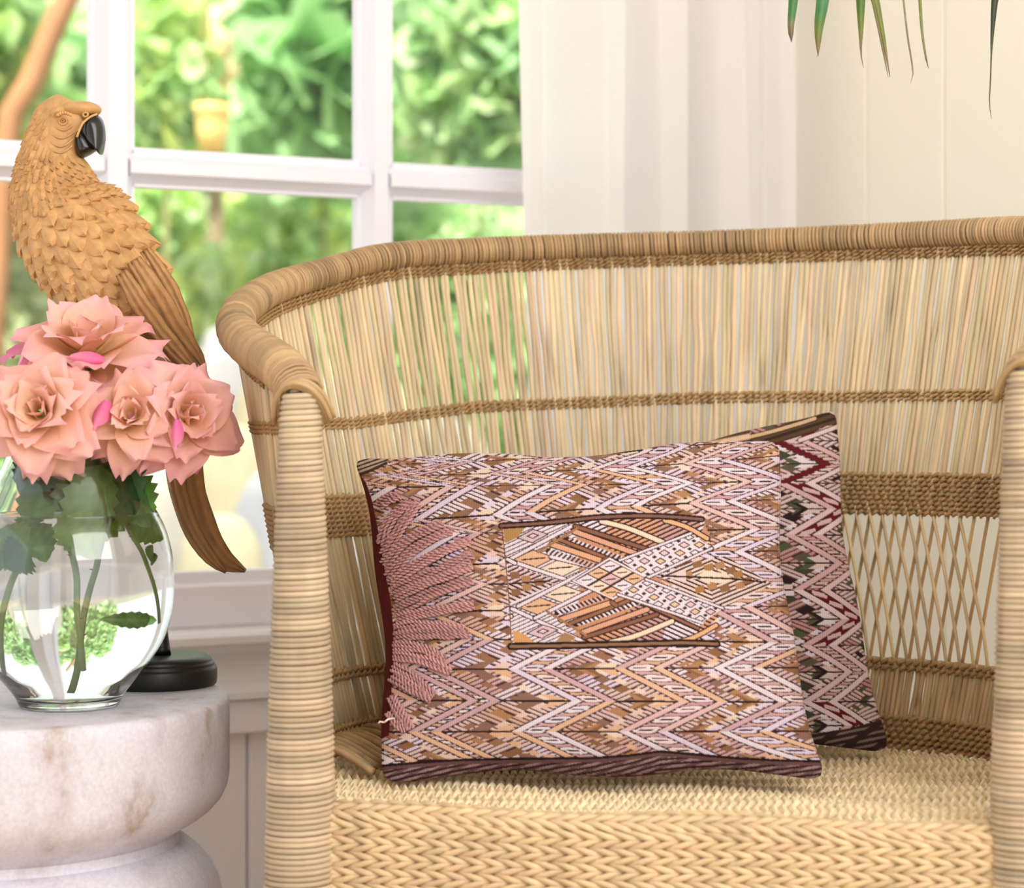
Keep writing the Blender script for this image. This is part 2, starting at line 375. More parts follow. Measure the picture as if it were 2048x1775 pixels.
# upright canes of the back
ROD_B = (238, 218, 180)
def rod(name, pts, r, base=ROD_B, k=6):
    C = spline(pts, 9); V, Fc = tube(C, r, k)
    n = len(V) // k; t = np.linspace(0, 1, n)[:, None]
    c = lin(base) * (1 + .065 * random.gauss(0, 1)) * (1 + .02 * RNG.standard_normal(3))
    cc = np.clip(c[None] * (1 + .06 * np.sin(t * random.uniform(3, 9) + random.random() * 6)), 0, 1)
    if random.random() < .12:          # a darker knot on some canes
        cc = cc * (1 - .35 * np.exp(-((t - random.uniform(.1, .9)) / .05) ** 2))
    return obj(name, V, Fc, M_ROD, ch, col=np.repeat(cc, k, 0))
def band_z(t, z0, dip): return z0 + dip * np.interp(np.asarray(t, float), [0, .25, .345, .5, .65, 1], [-1.1, -1, -.36, 0, .07, .17])
sp = .0075; n_rod = int(RLEN / sp)
for i in range(n_rod):
    t = (i + .5 + .15 * random.uniform(-1, 1)) / n_rod
    if t < .035 or t > .965: continue
    bu = abs(at(BASE, np.array(t))[0]); low = .70 if bu < .335 else .434
    zr = float(np.interp(t, TT, RIM[:, 2])) - .012
    zs = np.linspace(zr, band_z(t, low, .02) if low > .6 else low, 6)
    tt = t + np.r_[0, .0007 * RNG.standard_normal(4), 0] if low > .6 else t + np.r_[0, .0006 * RNG.standard_normal(4), 0]
    p, _ = surf(tt, zs, .0012 * random.uniform(-1, 1)); rod('back_cane', p, .0033 + .0004 * random.uniform(-1, 1))
# crossed canes between the wide band and the lower one
tl = [t for t in np.linspace(0, 1, 2000) if abs(at(BASE, np.array(t))[0]) < .335]; t0, t1 = min(tl), max(tl)
tg_ = np.linspace(t0, t1, 400); uu = lambda z: at(BASE, tg_)[:, 0] + (at(RIM, tg_)[:, 0] - at(BASE, tg_)[:, 0]) * (lambda w: w + .1 * w * (1 - w))((z - ZS) / (at(RIM, tg_)[:, 2] - ZS))
u_hi, u_lo = uu(.715), uu(.515); n_x = int((u_lo[-1] - u_lo[0]) / .0155)
for i in range(n_x + 1):
    um = u_lo[0] + .012 + (u_lo[-1] - u_lo[0] - .024) * i / n_x
    for d, o in ((1, -.0026), (-1, .0026)):
        a, b = float(np.interp(um - d * .0175, u_hi, tg_)), float(np.interp(um + d * .0175, u_lo, tg_))
        if not (t0 < a < t1 and t0 < b < t1): continue
        tt = np.linspace(a, b, 5) + np.r_[0, .0005 * RNG.standard_normal(3), 0]
        p, _ = surf(tt, np.linspace(.715, .515, 5), o); rod('crossed_cane', p, .0021, (244, 222, 180) if d > 0 else (218, 184, 132))
# short straight canes under them
n_l = int((t1 - t0) * RLEN / .0082)
for i in range(n_l):
    t = t0 + (t1 - t0) * (i + .5 + .2 * random.uniform(-1, 1)) / n_l
    p, _ = surf(t + .0005 * RNG.standard_normal(4), np.linspace(.530, .436, 4), 0.0); rod('lower_cane', p, .0033, (232, 206, 162))
# twined bands: each row is a pair of canes twisted round the uprights
def twined(name, Pp, A, B, wr, amp, pitch, hand, base, parent, amt=.05, ppp=8, k=5, ampb=None, plies=2):
    ampb = amp if ampb is None else ampb
    s = np.r_[0, np.cumsum(np.linalg.norm(np.diff(Pp, axis=0), axis=1))]; n = max(8, int(s[-1] / pitch * ppp)); q = np.linspace(0, s[-1], n)
    g = lambda X: np.stack([np.interp(q, s, X[:, c]) for c in range(3)], 1)
    p, a, b = g(Pp), norm(g(A)), norm(g(B)); parts = []
    for j in range(plies):
        ps = hand * 2 * np.pi * q / pitch + j * 2 * np.pi / plies
        c = p + amp * np.cos(ps)[:, None] * a + ampb * np.sin(ps)[:, None] * b
        V, Fc = ring_tube(c, a, b, wr, k)
        nt = int(s[-1] / pitch) + 3; tone = cshade(nt, base, amt); f = q / pitch + j * .5
        cc = np.stack([np.interp(f, np.arange(nt), tone[:, i]) for i in range(3)], 1)
        parts.append((V, Fc, np.repeat(np.vstack([cc[:1], cc, cc[-1:]]), k, 0)))
    V, Fc, cc = join(parts)
    return obj(name, V, Fc, M_CANE, parent, col=cc)
def band(z0, rows, step, dip, ta, tb, base, wr=.0022, amp=.0021, pitch=.019, follow=None, up=0.0):
    t = np.linspace(ta, tb, 500)
    for r in range(rows):
        z = band_z(t, z0, dip) + (r - (rows - 1) / 2) * step if follow is None else np.interp(t, TT, RIM[:, 2]) - rad_rim(t) + follow - r * step
        p, nr = surf(t, z, -.0006); twined('twined_row', p, nr, np.tile([0, 0, 1.0], (500, 1)), wr, amp + .0024, pitch, -1, base, ch, ampb=amp * .85)
band(0, 3, .0042, 0, .055, .945, (160, 124, 76), follow=-.0005)
band(.8395, 3, .0044, .031, .02, .98, (178, 142, 92))
band(.722, 9, .0056, .022, .015, .985, (176, 140, 92), wr=.0026, amp=.0023)
band(.522, 2, .0066, .004, .015, .985, (184, 148, 100), wr=.0031, amp=.0028, pitch=.021)
band(.4440, 6, .0066, .0, .015, .985, (186, 150, 102), wr=.0031, amp=.0028, pitch=.021)
# seat
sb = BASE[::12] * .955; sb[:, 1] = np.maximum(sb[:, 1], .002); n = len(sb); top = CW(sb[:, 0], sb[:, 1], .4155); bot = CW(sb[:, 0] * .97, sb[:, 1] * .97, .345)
obj('seat_frame', np.vstack([top, bot]), [list(range(n)), list(range(2 * n - 1, n - 1, -1))] + [[i, n + i, n + (i + 1) % n, (i + 1) % n] for i in range(n)], M_CANE, ch, smooth=False, col=lin((112, 80, 48)))  # dark colour paints in the shade between the woven seat rows
def seat_row(v, z, ua, ub, wr, amp, pitch, hand, nrm, upv, base, name, amt=.06, plies=2, ampb=None):
    u = np.linspace(ua, ub, 160)
    x = u / .35; zz_ = z + .0025 * np.sin(u * 21 + v * 40) * (1 if v > 0 else .3) - (.006 * (1 - x ** 2) if v > .02 else .0025 * (1 - x ** 2))
    Pp = CW(u, v + .003 * np.sin(u * 13 + v * 60), zz_)
    nv = norm(nrm[0] * CV + nrm[1] * np.array([0, 0, 1.0])); uv = norm(upv[0] * CV + upv[1] * np.array([0, 0, 1.0]))
    twined(name, Pp, np.tile(nv, (160, 1)), np.tile(uv, (160, 1)), wr, amp, pitch, hand, base, ch, amt=amt, ppp=12, k=6, plies=plies, ampb=ampb)
SB = (216, 189, 148)
for i in range(9):                      # front face, alternate rows twisted the other way so that they read as chevrons
    seat_row(-.010, .354 + .0078 * i, -.325, .325, .0036, .0046, .056, 1 if i % 2 else -1, (-1, 0), (0, 1), SB, 'seat_row', plies=3, ampb=.0031)
for i, (v, z, a) in enumerate([(-.0085, .4235, 20), (-.003, .4285, 45), (.006, .4295, 72)]):
    a = math.radians(a); seat_row(v, z, -.327, .327, .0037, .0046, .052, 1 if i % 2 else -1, (-math.cos(a), math.sin(a)), (math.sin(a), math.cos(a)), SB, 'seat_row', plies=3, ampb=.0031)
v = .020; i = 0
while v < .530:
    hb = BASE[:NT // 2]; h = float(np.interp(v, hb[hb[:, 0] < 0][:, 1], -hb[hb[:, 0] < 0][:, 0])) - .002; h = h if v > .06 else min(h, .332)
    seat_row(v, .4225, -h, h, .0060, .0047, .0185, 1 if i % 2 else -1, (0, 1), (1, 0), (246, 226, 188), 'seat_row', amt=.05)
    v += .0195; i += 1
# canes that bend from the sides of the back down into the seat
for sgn in (-1,):
    for i in range(16):
        q = i / 15; t = (.10 + .17 * q) if sgn < 0 else 1 - (.10 + .17 * q)
        b = at(BASE, np.array(t)); e = np.array([b[0] - sgn * (.07 + .02 * random.random()), b[1] - .045 - .02 * q])
        pts = [CW(b[0] + sgn * .002, b[1], .449), CW(b[0] - sgn * .012, b[1] - .006, .4535 + .004 * random.random()), CW((b[0] + e[0]) / 2, (b[1] + e[1]) / 2, .4525), CW(e[0], e[1], .438)]
        rod('turned_cane', np.array(pts), .0041, (214, 182, 136))
# the skirt of canes under the front edge
for i in range(46):
    u = -.318 + .636 * (i + .5 + .15 * random.uniform(-1, 1)) / 46
    p = CW(u + .001 * RNG.standard_normal(4), np.full(4, -.004), np.linspace(.358, .25, 4)); rod('skirt_cane', p, .0036, (224, 194, 146))
tt_ = np.linspace(-.33, .33, 60)
for z in (.252, .259): twined('twined_row', CW(tt_, np.full(60, -.004), np.full(60, z)), np.tile(-CV, (60, 1)), np.tile([0, 0, 1.0], (60, 1)), .0028, .0027, .021, 1, (196, 156, 104), ch)
# back legs and stretchers
for sgn in (-1, 1):
    C = CW(np.full(60, sgn * .30), np.full(60, .43), np.linspace(.405, 0, 60)); V, Fc, cc = helix(C, .024, .0062, .0034, spt=10, base=(196, 166, 124))
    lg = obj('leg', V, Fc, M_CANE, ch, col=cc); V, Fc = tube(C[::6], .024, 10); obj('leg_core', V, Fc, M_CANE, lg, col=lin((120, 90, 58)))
# ------------------------------------------------------------------ embroidered cushions
def fill_poly(img, pts, col, org):
    pts = np.asarray(pts, float) - org; h, w = img.shape[:2]
    x0, y0 = np.maximum(np.floor(pts.min(0)).astype(int), 0); x1, y1 = np.minimum(np.ceil(pts.max(0)).astype(int) + 1, (w, h))
    if x1 <= x0 or y1 <= y0: return None
    X, Y = np.meshgrid(np.arange(x0, x1) + .5, np.arange(y0, y1) + .5); ins = np.zeros(X.shape, bool)
    for (xa, ya), (xb, yb) in zip(pts, np.roll(pts, -1, 0)):
        if ya == yb: continue
        ins ^= ((ya > Y) != (yb > Y)) & (X < (xb - xa) * (Y - ya) / (yb - ya) + xa)
    if col is not None: img[y0:y1, x0:x1][ins] = col(X + org[0], Y + org[1])[ins] if callable(col) else col
    return ins
def stroke(img, pts, w, col, org, edge=None, ew=2.2, dots=0):
    pts = np.asarray(pts, float); pts = spline(pts, max(2, len(pts) * 6)) if len(pts) > 2 else pts
    X, Y = np.meshgrid(np.arange(img.shape[1]) + .5 + org[0], np.arange(img.shape[0]) + .5 + org[1])
    lo, hi = pts.min(0) - w - 6, pts.max(0) + w + 6
    xs = slice(max(0, int(lo[0] - org[0])), max(0, int(hi[0] - org[0]))); ys = slice(max(0, int(lo[1] - org[1])), max(0, int(hi[1] - org[1])))
    X, Y = X[ys, xs], Y[ys, xs]; D = np.full(X.shape, 1e9); S = np.zeros(X.shape); acc = 0
    for a, b in zip(pts[:-1], pts[1:]):
        d = b - a; L = np.hypot(*d); t = np.clip(((X - a[0]) * d[0] + (Y - a[1]) * d[1]) / L ** 2, 0, 1)
        q = np.hypot(X - a[0] - t * d[0], Y - a[1] - t * d[1]); m = q < D; D[m] = q[m]; S[m] = (acc + t * L)[m]; acc += L
    sub = img[ys, xs]
    if edge is not None:
        m = D < w / 2 + ew
        if dots: m &= ((S % dots) < dots * .62) | (D < w / 2 + ew * .45)
        sub[m] = edge
    sub[D < w / 2] = col
K = lambda *c: np.array(c, float)
DK, LAV, PNK, PCH, CRM, WHT, BRN, TAN = K(62, 36, 34), K(232, 220, 236), K(222, 180, 176), K(236, 192, 146), K(246, 226, 196), K(240, 232, 236), K(150, 108, 70), K(186, 138, 90)
def hsh(*a):
    v = np.zeros_like(np.asarray(a[0], float))
    for i, x in enumerate(a): v = v + np.asarray(x, float) * (12.9898 + 37.719 * i)
    return np.modf(np.abs(np.sin(v) * 43758.5453))[0]
def zigzag(X, Y, t, s, qs, A, pal, ohalf=None):
    """stitched zigzag bands: t counts chevrons downward, s runs across; qs are the bands' left apices"""
    fr = np.mod(t, 1); up = fr < .5; tri = np.where(up, 2 * fr, 2 - 2 * fr); q = s - A * tri
    row = np.floor(t); seg = np.floor(2 * t)
    qs = np.asarray(qs, float); i = np.clip(np.searchsorted(qs, q.ravel()).reshape(q.shape), 1, len(qs) - 1)
    ql, qr = qs[i - 1], qs[i]; wd = qr - ql; f = (q - ql) / wd; narrow = wd < 95
    out = np.zeros(X.shape + (3,)); sgn = np.where(up, 1, -1)
    hatch = Y * 1.0 + sgn * .42 * s; hs = 8.6; hi = np.floor(hatch / hs); hf = hatch / hs - hi
    zone = np.floor(hatch / 43) + 7 * i
    light = pal['hatch'][(hsh(i, seg, zone) * len(pal['hatch'])).astype(int)]
    out[:] = np.where((hf < .68)[..., None], light, K(104, 68, 60))
    # dots where the threads cross beside a band
    near = np.minimum(q - ql, qr - q)
    # stepped leaves
    st = np.floor(hatch / 17.2); stf = hatch / 17.2 - st
    l0, l1 = pal.get('lf', (.36, .60)); lf = ~narrow & (f > l0) & (f < l1) & (np.mod(st, 2) == 0); out[lf] = pal['leaf'][(hsh(i, seg, st) * len(pal['leaf'])).astype(int)][lf]
    l2 = ~narrow & (f >= l1) & (f < l1 + .14) & (np.mod(st, 2) == 1); out[l2] = pal['pale'][(hsh(i, seg) * len(pal['pale'])).astype(int)][l2]
    l3 = ~narrow & (f > .22) & (f <= .36) & (np.mod(st, 3) == 1); out[l3] = pal['leaf'][(hsh(i, seg, st) * len(pal['leaf'])).astype(int)][l3]
    ed = (lf | l2) & ((stf < .12)); out[ed] = DK
    # the dark spine along each row of apices, with paired leaves on it
    dy = (np.minimum(fr, 1 - fr)) * 124; dyr = np.abs(fr - .5) * 124; dyy = np.minimum(dy, dyr)
    ap = ~narrow & (dyy < 15) & (np.abs(f - (l0 + l1) / 2 - .02) < .13 - .004 * dyy); out[ap] = pal['leaf'][(hsh(i, row, np.floor(f * 8)) * len(pal['leaf'])).astype(int)][ap]
    ap2 = ~narrow & (dyy < 13) & (f > .70) & (f < .95 - .010 * dyy); out[ap2] = pal['pale'][(hsh(i, row) * len(pal['pale'])).astype(int)][ap2]
    sp = ~narrow & (dyy < 1.7) & (f > .08) & (f < .92); out[sp] = DK * .8
    # narrow bands: a row of little lozenges with a dash in each
    ym = np.mod(Y, 20.7) - 10.35; ex = (f - .5) / .40; e = ex ** 2 + (ym / 7.6) ** 2
    base = pal['oback'][(hsh(i, seg) * len(pal['oback'])).astype(int)]; fil = pal['ofill'][(hsh(i, seg, 3) * len(pal['ofill'])).astype(int)]
    ob = np.where((e < 1)[..., None], fil, base)
    if 'red' in pal:
        rd = (np.mod(row, 2) == pal['red_row']); tri_ = rd & (np.abs(ex) < .75 - np.abs(ym + 2) * .085); ob[rd] = pal['red']; ob[tri_ & rd] = K(228, 196, 190)
        e = np.where(rd, 9, e)
    ob[(e > .80) & (e < 1.12)] = K(92, 58, 54); ob[(np.abs(ym) < 1.3) & (np.abs(ex) < .42) & (e < 9)] = DK
    out[narrow] = ob[narrow]
    # the bands themselves, edged with dark stitches
    hb = 10.5
    for k, qk in enumerate(qs):
        d = np.abs(q - qk); c = pal['band'][(hsh(np.full(X.shape, k + 1.3), seg) * len(pal['band'])).astype(int)]
        if 'band_red' in pal and k == pal['band_red'][0]: c = np.where((row == pal['band_red'][1])[..., None], pal['red'], c)
        e = (d >= hb) & (d < hb + 6.5) & ((np.mod(Y + sgn * s * .2, 7.6) < 3.9) | (d < hb + 2.0)); out[e] = DK
        m = d < hb; out[m] = c[m]
    return out
PNK = K(218, 180, 180)
PAL1 = dict(hatch=np.array([WHT, K(230, 206, 192), K(222, 184, 160), K(218, 180, 178), LAV, K(224, 196, 190)]), leaf=np.array([BRN, TAN, K(164, 118, 84), K(148, 112, 92)]),
            pale=np.array([LAV, CRM, K(240, 212, 190), PCH]), oback=np.array([K(210, 168, 166), K(218, 178, 166), K(226, 182, 142)]), ofill=np.array([WHT, K(246, 228, 224), LAV]), band=np.array([LAV, PNK, K(234, 200, 190), K(238, 196, 154), WHT]))
PAL2 = dict(lf=(.52, .80), hatch=np.array([K(226, 208, 202), K(206, 156, 148), K(224, 196, 186)]), leaf=np.array([K(70, 74, 52), K(44, 26, 28), K(98, 92, 72), K(84, 96, 62)]), pale=np.array([WHT, K(232, 210, 204)]),
            oback=np.array([K(222, 184, 176), K(214, 170, 160)]), ofill=np.array([K(238, 214, 206), K(230, 198, 190)]), band=np.array([K(236, 208, 206), K(226, 188, 184), K(240, 222, 220)]), red=K(112, 14, 28), red_row=1, band_red=(1, 0))
def finish(img, X, Y):
    rib = .93 + .07 * np.cos(2 * np.pi * X / 4.3); n = .96 + .06 * RNG.random(X.shape); return np.clip((img * .9 + img.mean(-1, keepdims=True) * .1) * (rib * n)[..., None] * np.array([.965, .935, .965]), 0, 255)
def pattern_front():
    org = np.array([690, 850]); w, h = 980, 740
    X, Y = np.meshgrid(np.arange(w) + .5 + org[0], np.arange(h) + .5 + org[1])
    ts = np.arange(-1, 6.01, .5)
    yl = [905, 925, 950, 972, 1037, 1066, 1132, 1167, 1222, 1277, 1338, 1400, 1463, 1520, 1575]
    yr = [868, 886, 920, 964, 1002, 1059, 1104, 1169, 1213, 1283, 1335, 1403, 1462, 1520, 1575]
    wx = np.clip((X - 870) / 580, -.1, 1.2); t = (1 - wx) * np.interp(Y, yl, ts) + wx * np.interp(Y, yr, ts)
    s = X - (np.minimum(Y, 1400) - 1400) * np.interp(X, [850, 1000, 1550], [.10, .105, .17])
    s = np.where(Y > 1440, s - (Y - 1440) * .55 * np.clip((X - 1480) / 150, 0, 1), s)
    img = zigzag(X, Y, t, s, [540, 660, 705, 825, 870, 1033, 1101, 1247, 1325, 1447, 1525, 1650, 1720], 121, PAL1)
    S = lambda pts, wd, c, e=DK, ew=2.2, d=0: stroke(img, pts, wd, c, org, e, ew, d)
    # the inset panel
    pan = [(1002, 1051), (1080, 1045), (1141, 1040), (1197, 1034), (1280, 1031), (1345, 1033), (1406, 1038), (1420, 1075), (1396, 1100), (1340, 1130), (1310, 1150), (1345, 1180), (1400, 1205), (1440, 1222), (1420, 1245), (1380, 1270), (1366, 1286), (1320, 1288), (1200, 1291), (1024, 1294), (1016, 1190), (1010, 1110)]
    def hat(c, sl, sp=9.2, d=.62, dk=DK):
        return lambda x, y: np.where(((np.mod(y + sl * x, sp) / sp) < d)[..., None], c(x, y) if callable(c) else c, dk)
    fill_poly(img, pan, lambda x, y: np.broadcast_to(K(206, 150, 108), x.shape + (3,)) * 1.0, org)
    cx = lambda x, y: np.where((np.mod(x * .6 + y * .2, 150) < 40)[..., None], WHT, np.where((np.mod(x * .6 + y * .2, 150) < 100)[..., None], K(226, 168, 124), K(212, 164, 150)))
    fill_poly(img, [(1150, 1046), (1197, 1036), (1410, 1040), (1395, 1100), (1305, 1148), (1270, 1120), (1140, 1062)], hat(cx, .45), org)
    fill_poly(img, [(1160, 1282), (1290, 1200), (1440, 1232), (1370, 1286)], hat(cx, -.45), org)
    # left lozenges
    fill_poly(img, [(1006, 1056), (1150, 1046), (1160, 1160), (1150, 1280), (1024, 1292)], hat(lambda x, y: np.broadcast_to(WHT, x.shape + (3,)), .45, 8, .78), org)
    fill_poly(img, [(1016, 1128), (1122, 1162), (1018, 1206)], lambda x, y: np.where(((np.mod(y - np.sign(y - 1166) * .45 * x, 9) / 9) < .6)[..., None], K(232, 210, 206), DK), org)
    for k, (x, y) in enumerate([(1030, 1150), (1052, 1158), (1032, 1184), (1054, 1174), (1078, 1164)]): fill_poly(img, [(x - 10, y - 6), (x + 8, y - 8), (x + 10, y + 6), (x - 8, y + 8)], [BRN, TAN][k % 2], org)
    S([(1018, 1167), (1100, 1161)], 3, DK, None)
    for c, col in (((1068, 1117), PCH), ((1122, 1135), CRM), ((1127, 1187), CRM), ((1078, 1211), PCH)):
        a = np.array(c); L = [a + (-42, 2), a + (-2, -17), a + (40, -2), a + (0, 18)]; fill_poly(img, [p + (p - a) * .10 for p in np.array(L)], DK, org); fill_poly(img, L, col, org); S([a + (-24, 2), a + (22, -2)], 2.4, DK, None)
    for a, b in (((1023, 1122), (1225, 1190)), ((1218, 1118), (1036, 1212)), ((1154, 1046), (1016, 1120)), ((1030, 1126), (1015, 1118)), ((1024, 1217), (1163, 1281)), ((1190, 1176), (1070, 1236)), ((1102, 1113), (1188, 1134)), ((1022, 1232), (1012, 1236))): S([a, b], 6.5, WHT, DK, 2.0, 7)
    for c in ((1066, 1071), (1086, 1262)):
        a = np.array(c); fill_poly(img, [a + (-34, 4), a + (0, -14), a + (32, -3), a + (-2, 15)], DK, org); fill_poly(img, [a + (-30, 4), a + (0, -12), a + (28, -3), a + (-2, 13)], K(226, 200, 204), org); fill_poly(img, [a + (-14, 1), a + (0, -6), a + (13, -1), a + (0, 6)], DK, org); fill_poly(img, [a + (-9, 1), a + (0, -4), a + (8, -1), a + (0, 4)], K(236, 214, 212), org)
        for k in (-1, 1): fill_poly(img, [a + (k * 44 - 20, 12 * k + 10), a + (k * 44, 2 * k), a + (k * 44 + 22, 6 * k + 6), a + (k * 44, 14 * k + 12)], K(176, 138, 92), org)
    fill_poly(img, [(1006, 1056), (1052, 1052), (1036, 1074), (1010, 1086)], K(190, 146, 84), org); fill_poly(img, [(1026, 1260), (1046, 1266), (1070, 1284), (1028, 1288)], K(226, 168, 100), org)
    # slanting bars, mirrored about the middle
    def bars(m):
        f = (lambda x, y: (x, y)) if m > 0 else (lambda x, y: (x + 18, 2326 - y))
        g = lambda *p: [f(*q) for q in p]
        S(g((1150, 1052), (1296, 1098)), 7, K(146, 98, 70), DK, 2.5); S(g((1148, 1062), (1276, 1108)), 9.5, K(230, 172, 134), DK, 2.2)
        S(g((1134, 1078), (1262, 1124)), 10, DK, None); L = np.array(f(1134, 1078)); R = np.array(f(1262, 1124))
        for k in range(15):
            a = L + (R - L) * (k + .5) / 15; S([a + (-3.5, 3.2 * m), a + (3.5, -3.2 * m)], 4.2, WHT if k % 5 else K(228, 190, 180), None)
        S(g((1118, 1078), (1250, 1130)), 6.5, K(158, 108, 72), DK, 2.2); S(g((1104, 1088), (1206, 1122)), 9.5, K(234, 178, 132), DK, 2.2)
        L = np.array(f(1096, 1101)); R = np.array(f(1188, 1132)); S([L, R], 10, DK, None)
        for k in range(11):
            a = L + (R - L) * (k + .5) / 11; S([a + (-3.5, 3.2 * m), a + (3.5, -3.2 * m)], 4.2, WHT if k < 5 else K(224, 186, 172), None)
        S(g((1203, 1042), (1256, 1056), (1326, 1084)), 9, K(248, 228, 192), DK, 2.4); S(g((1330, 1040), (1372, 1053), (1414, 1076)), 8, K(240, 190, 132), DK, 2.2)
        S(g((1270, 1120), (1330, 1092), (1378, 1070)), 5, K(160, 112, 78), DK, 1.8); S(g((1076, 1104), (1154, 1056)), 5, K(172, 124, 84), None)
        S(g((1206, 1122), (1214, 1116)), 8, K(150, 104, 70), DK, 1.5)
    bars(1); bars(-1)
    # middle lozenge of ovals and the chequered arms to its right
    dia = [(1150, 1160), (1219, 1119), (1292, 1156), (1226, 1194)]; fill_poly(img, [(1140, 1161), (1219, 1112), (1302, 1156), (1226, 1201)], DK, org); fill_poly(img, [(1143, 1161), (1219, 1114), (1299, 1156), (1226, 1199)], WHT, org); fill_poly(img, dia, DK, org)
    for i in range(3):
        for j in range(3):
            a = np.array((1219, 1119)) + (np.array((1150, 1160)) - np.array((1219, 1119))) * (i + .5) / 3 + (np.array((1292, 1156)) - np.array((1219, 1119))) * (j + .5) / 3
            col = [WHT, K(226, 190, 186), PCH, CRM][(i * 2 + j * 3) % 4]; fill_poly(img, [a + (-21, 1), a + (1, -11), a + (21, -1), a + (-1, 11)], col, org); S([a + (-9, 1), a + (9, -1)], 2, DK, None)
    def cheq(p0, p1, p2, p3, n, m):
        fill_poly(img, [p0, p1, p2, p3], WHT, org); p0, p1, p2, p3 = map(np.array, (p0, p1, p2, p3))
        for i in range(n):
            for j in range(m):
                u, v = (i + .5) / n, (j + .5) / m; a = (p0 * (1 - u) + p1 * u) * (1 - v) + (p3 * (1 - u) + p2 * u) * v
                if (i + j) % 2: fill_poly(img, [a + (-5, 0), a + (0, -3.4), a + (5, 0), a + (0, 3.4)], DK, org); continue
                fill_poly(img, [a + (-12, 0), a + (0, -7.4), a + (12, 0), a + (0, 7.4)], DK, org); fill_poly(img, [a + (-9, 0), a + (0, -5.2), a + (9, 0), a + (0, 5.2)], [WHT, K(232, 204, 206), K(238, 206, 160)][(i * 3 + j) % 3], org)
    cheq((1240, 1120), (1382, 1066), (1424, 1096), (1292, 1156), 7, 4); cheq((1292, 1158), (1446, 1216), (1406, 1244), (1236, 1186), 8, 4)
    for a, b in (((1240, 1120), (1382, 1066)), ((1292, 1156), (1424, 1096)), ((1292, 1158), (1446, 1216)), ((1236, 1188), (1406, 1246))): S([a, b], 4.5, WHT, DK, 2.0, 6)
    # the leaf on its long dark spine right of the crossing
    fill_poly(img, [(1318, 1152), (1396, 1118), (1452, 1112), (1545, 1168), (1452, 1212), (1380, 1190)], lambda x, y: np.where(((np.mod(y + np.sign(1158 - y) * .42 * x * np.sign(1425 - x), 8.6)) < 5.2)[..., None], K(240, 220, 204), DK), org)
    for k, (x, y) in enumerate([(1376, 1150), (1395, 1128), (1418, 1134), (1440, 1130), (1462, 1140), (1400, 1178), (1424, 1172), (1450, 1176), (1476, 1148), (1480, 1170), (1495, 1160)]):
        fill_poly(img, [(x - 11, y - 3), (x + 7, y - 9), (x + 11, y + 4), (x - 7, y + 9)], [TAN, BRN, K(176, 128, 70)][k % 3], org)
    fill_poly(img, [(1330, 1152), (1372, 1138), (1372, 1166)], K(238, 214, 206), org); fill_poly(img, [(1392, 1152), (1412, 1140), (1450, 1146), (1470, 1158), (1440, 1166), (1410, 1162)], CRM, org)
    S([(1324, 1151), (1400, 1154), (1480, 1158), (1530, 1164)], 3.2, DK * .8, None)
    # borders of the panel
    S([(1002, 1051), (1080, 1046), (1141, 1040), (1197, 1034), (1280, 1031), (1345, 1033), (1404, 1038)], 5.5, K(140, 98, 80), DK * .8, 3.6)
    S([(1022, 1292), (1150, 1290), (1320, 1286), (1372, 1285), (1434, 1287)], 6, K(150, 112, 78), DK * .7, 4.4)
    S([(1003, 1052), (1010, 1110), (1018, 1200), (1023, 1290)], 2, K(120, 80, 62), None)
    # folded top corner and the border that turns under the bottom edge
    fill_poly(img, [(700, 900), (790, 900), (770, 928), (716, 952), (700, 950)], hat(K(196, 176, 150), .35, 8, .6), org)
    S([(716, 950), (742, 940), (772, 926)], 6, K(74, 50, 34), None)
    seam = [(760, 1531), (840, 1524), (920, 1519), (1010, 1517), (1100, 1516), (1190, 1515), (1260, 1510), (1320, 1502), (1360, 1505), (1420, 1511), (1480, 1516), (1560, 1520), (1645, 1522)]
    sy = np.interp(X, *np.array(seam).T); low = Y > sy
    b = np.where(((np.mod(Y - sy + .16 * X, 10) < 5.5))[..., None], np.where((np.mod(X * .9 + (Y - sy) * 2, 36) < 21)[..., None], K(170, 142, 138), K(120, 88, 86)), K(58, 32, 34))
    img[low] = b[low]; img[low & (Y < sy + 9)] = K(112, 78, 74); img[np.abs(Y - sy) < 2.4] = K(36, 18, 20); img[low & (Y - sy > 42)] = K(88, 22, 24)
    # the maroon back cloth shows along the left edge
    le = np.interp(Y, [850, 940, 965, 1000, 1060, 1130, 1200, 1260, 1330, 1400, 1470, 1500], [700, 712, 732, 744, 756, 768, 781, 787, 786, 782, 778, 700])
    img[X < le] = K(98, 22, 24)
    return finish(img, X, Y), org
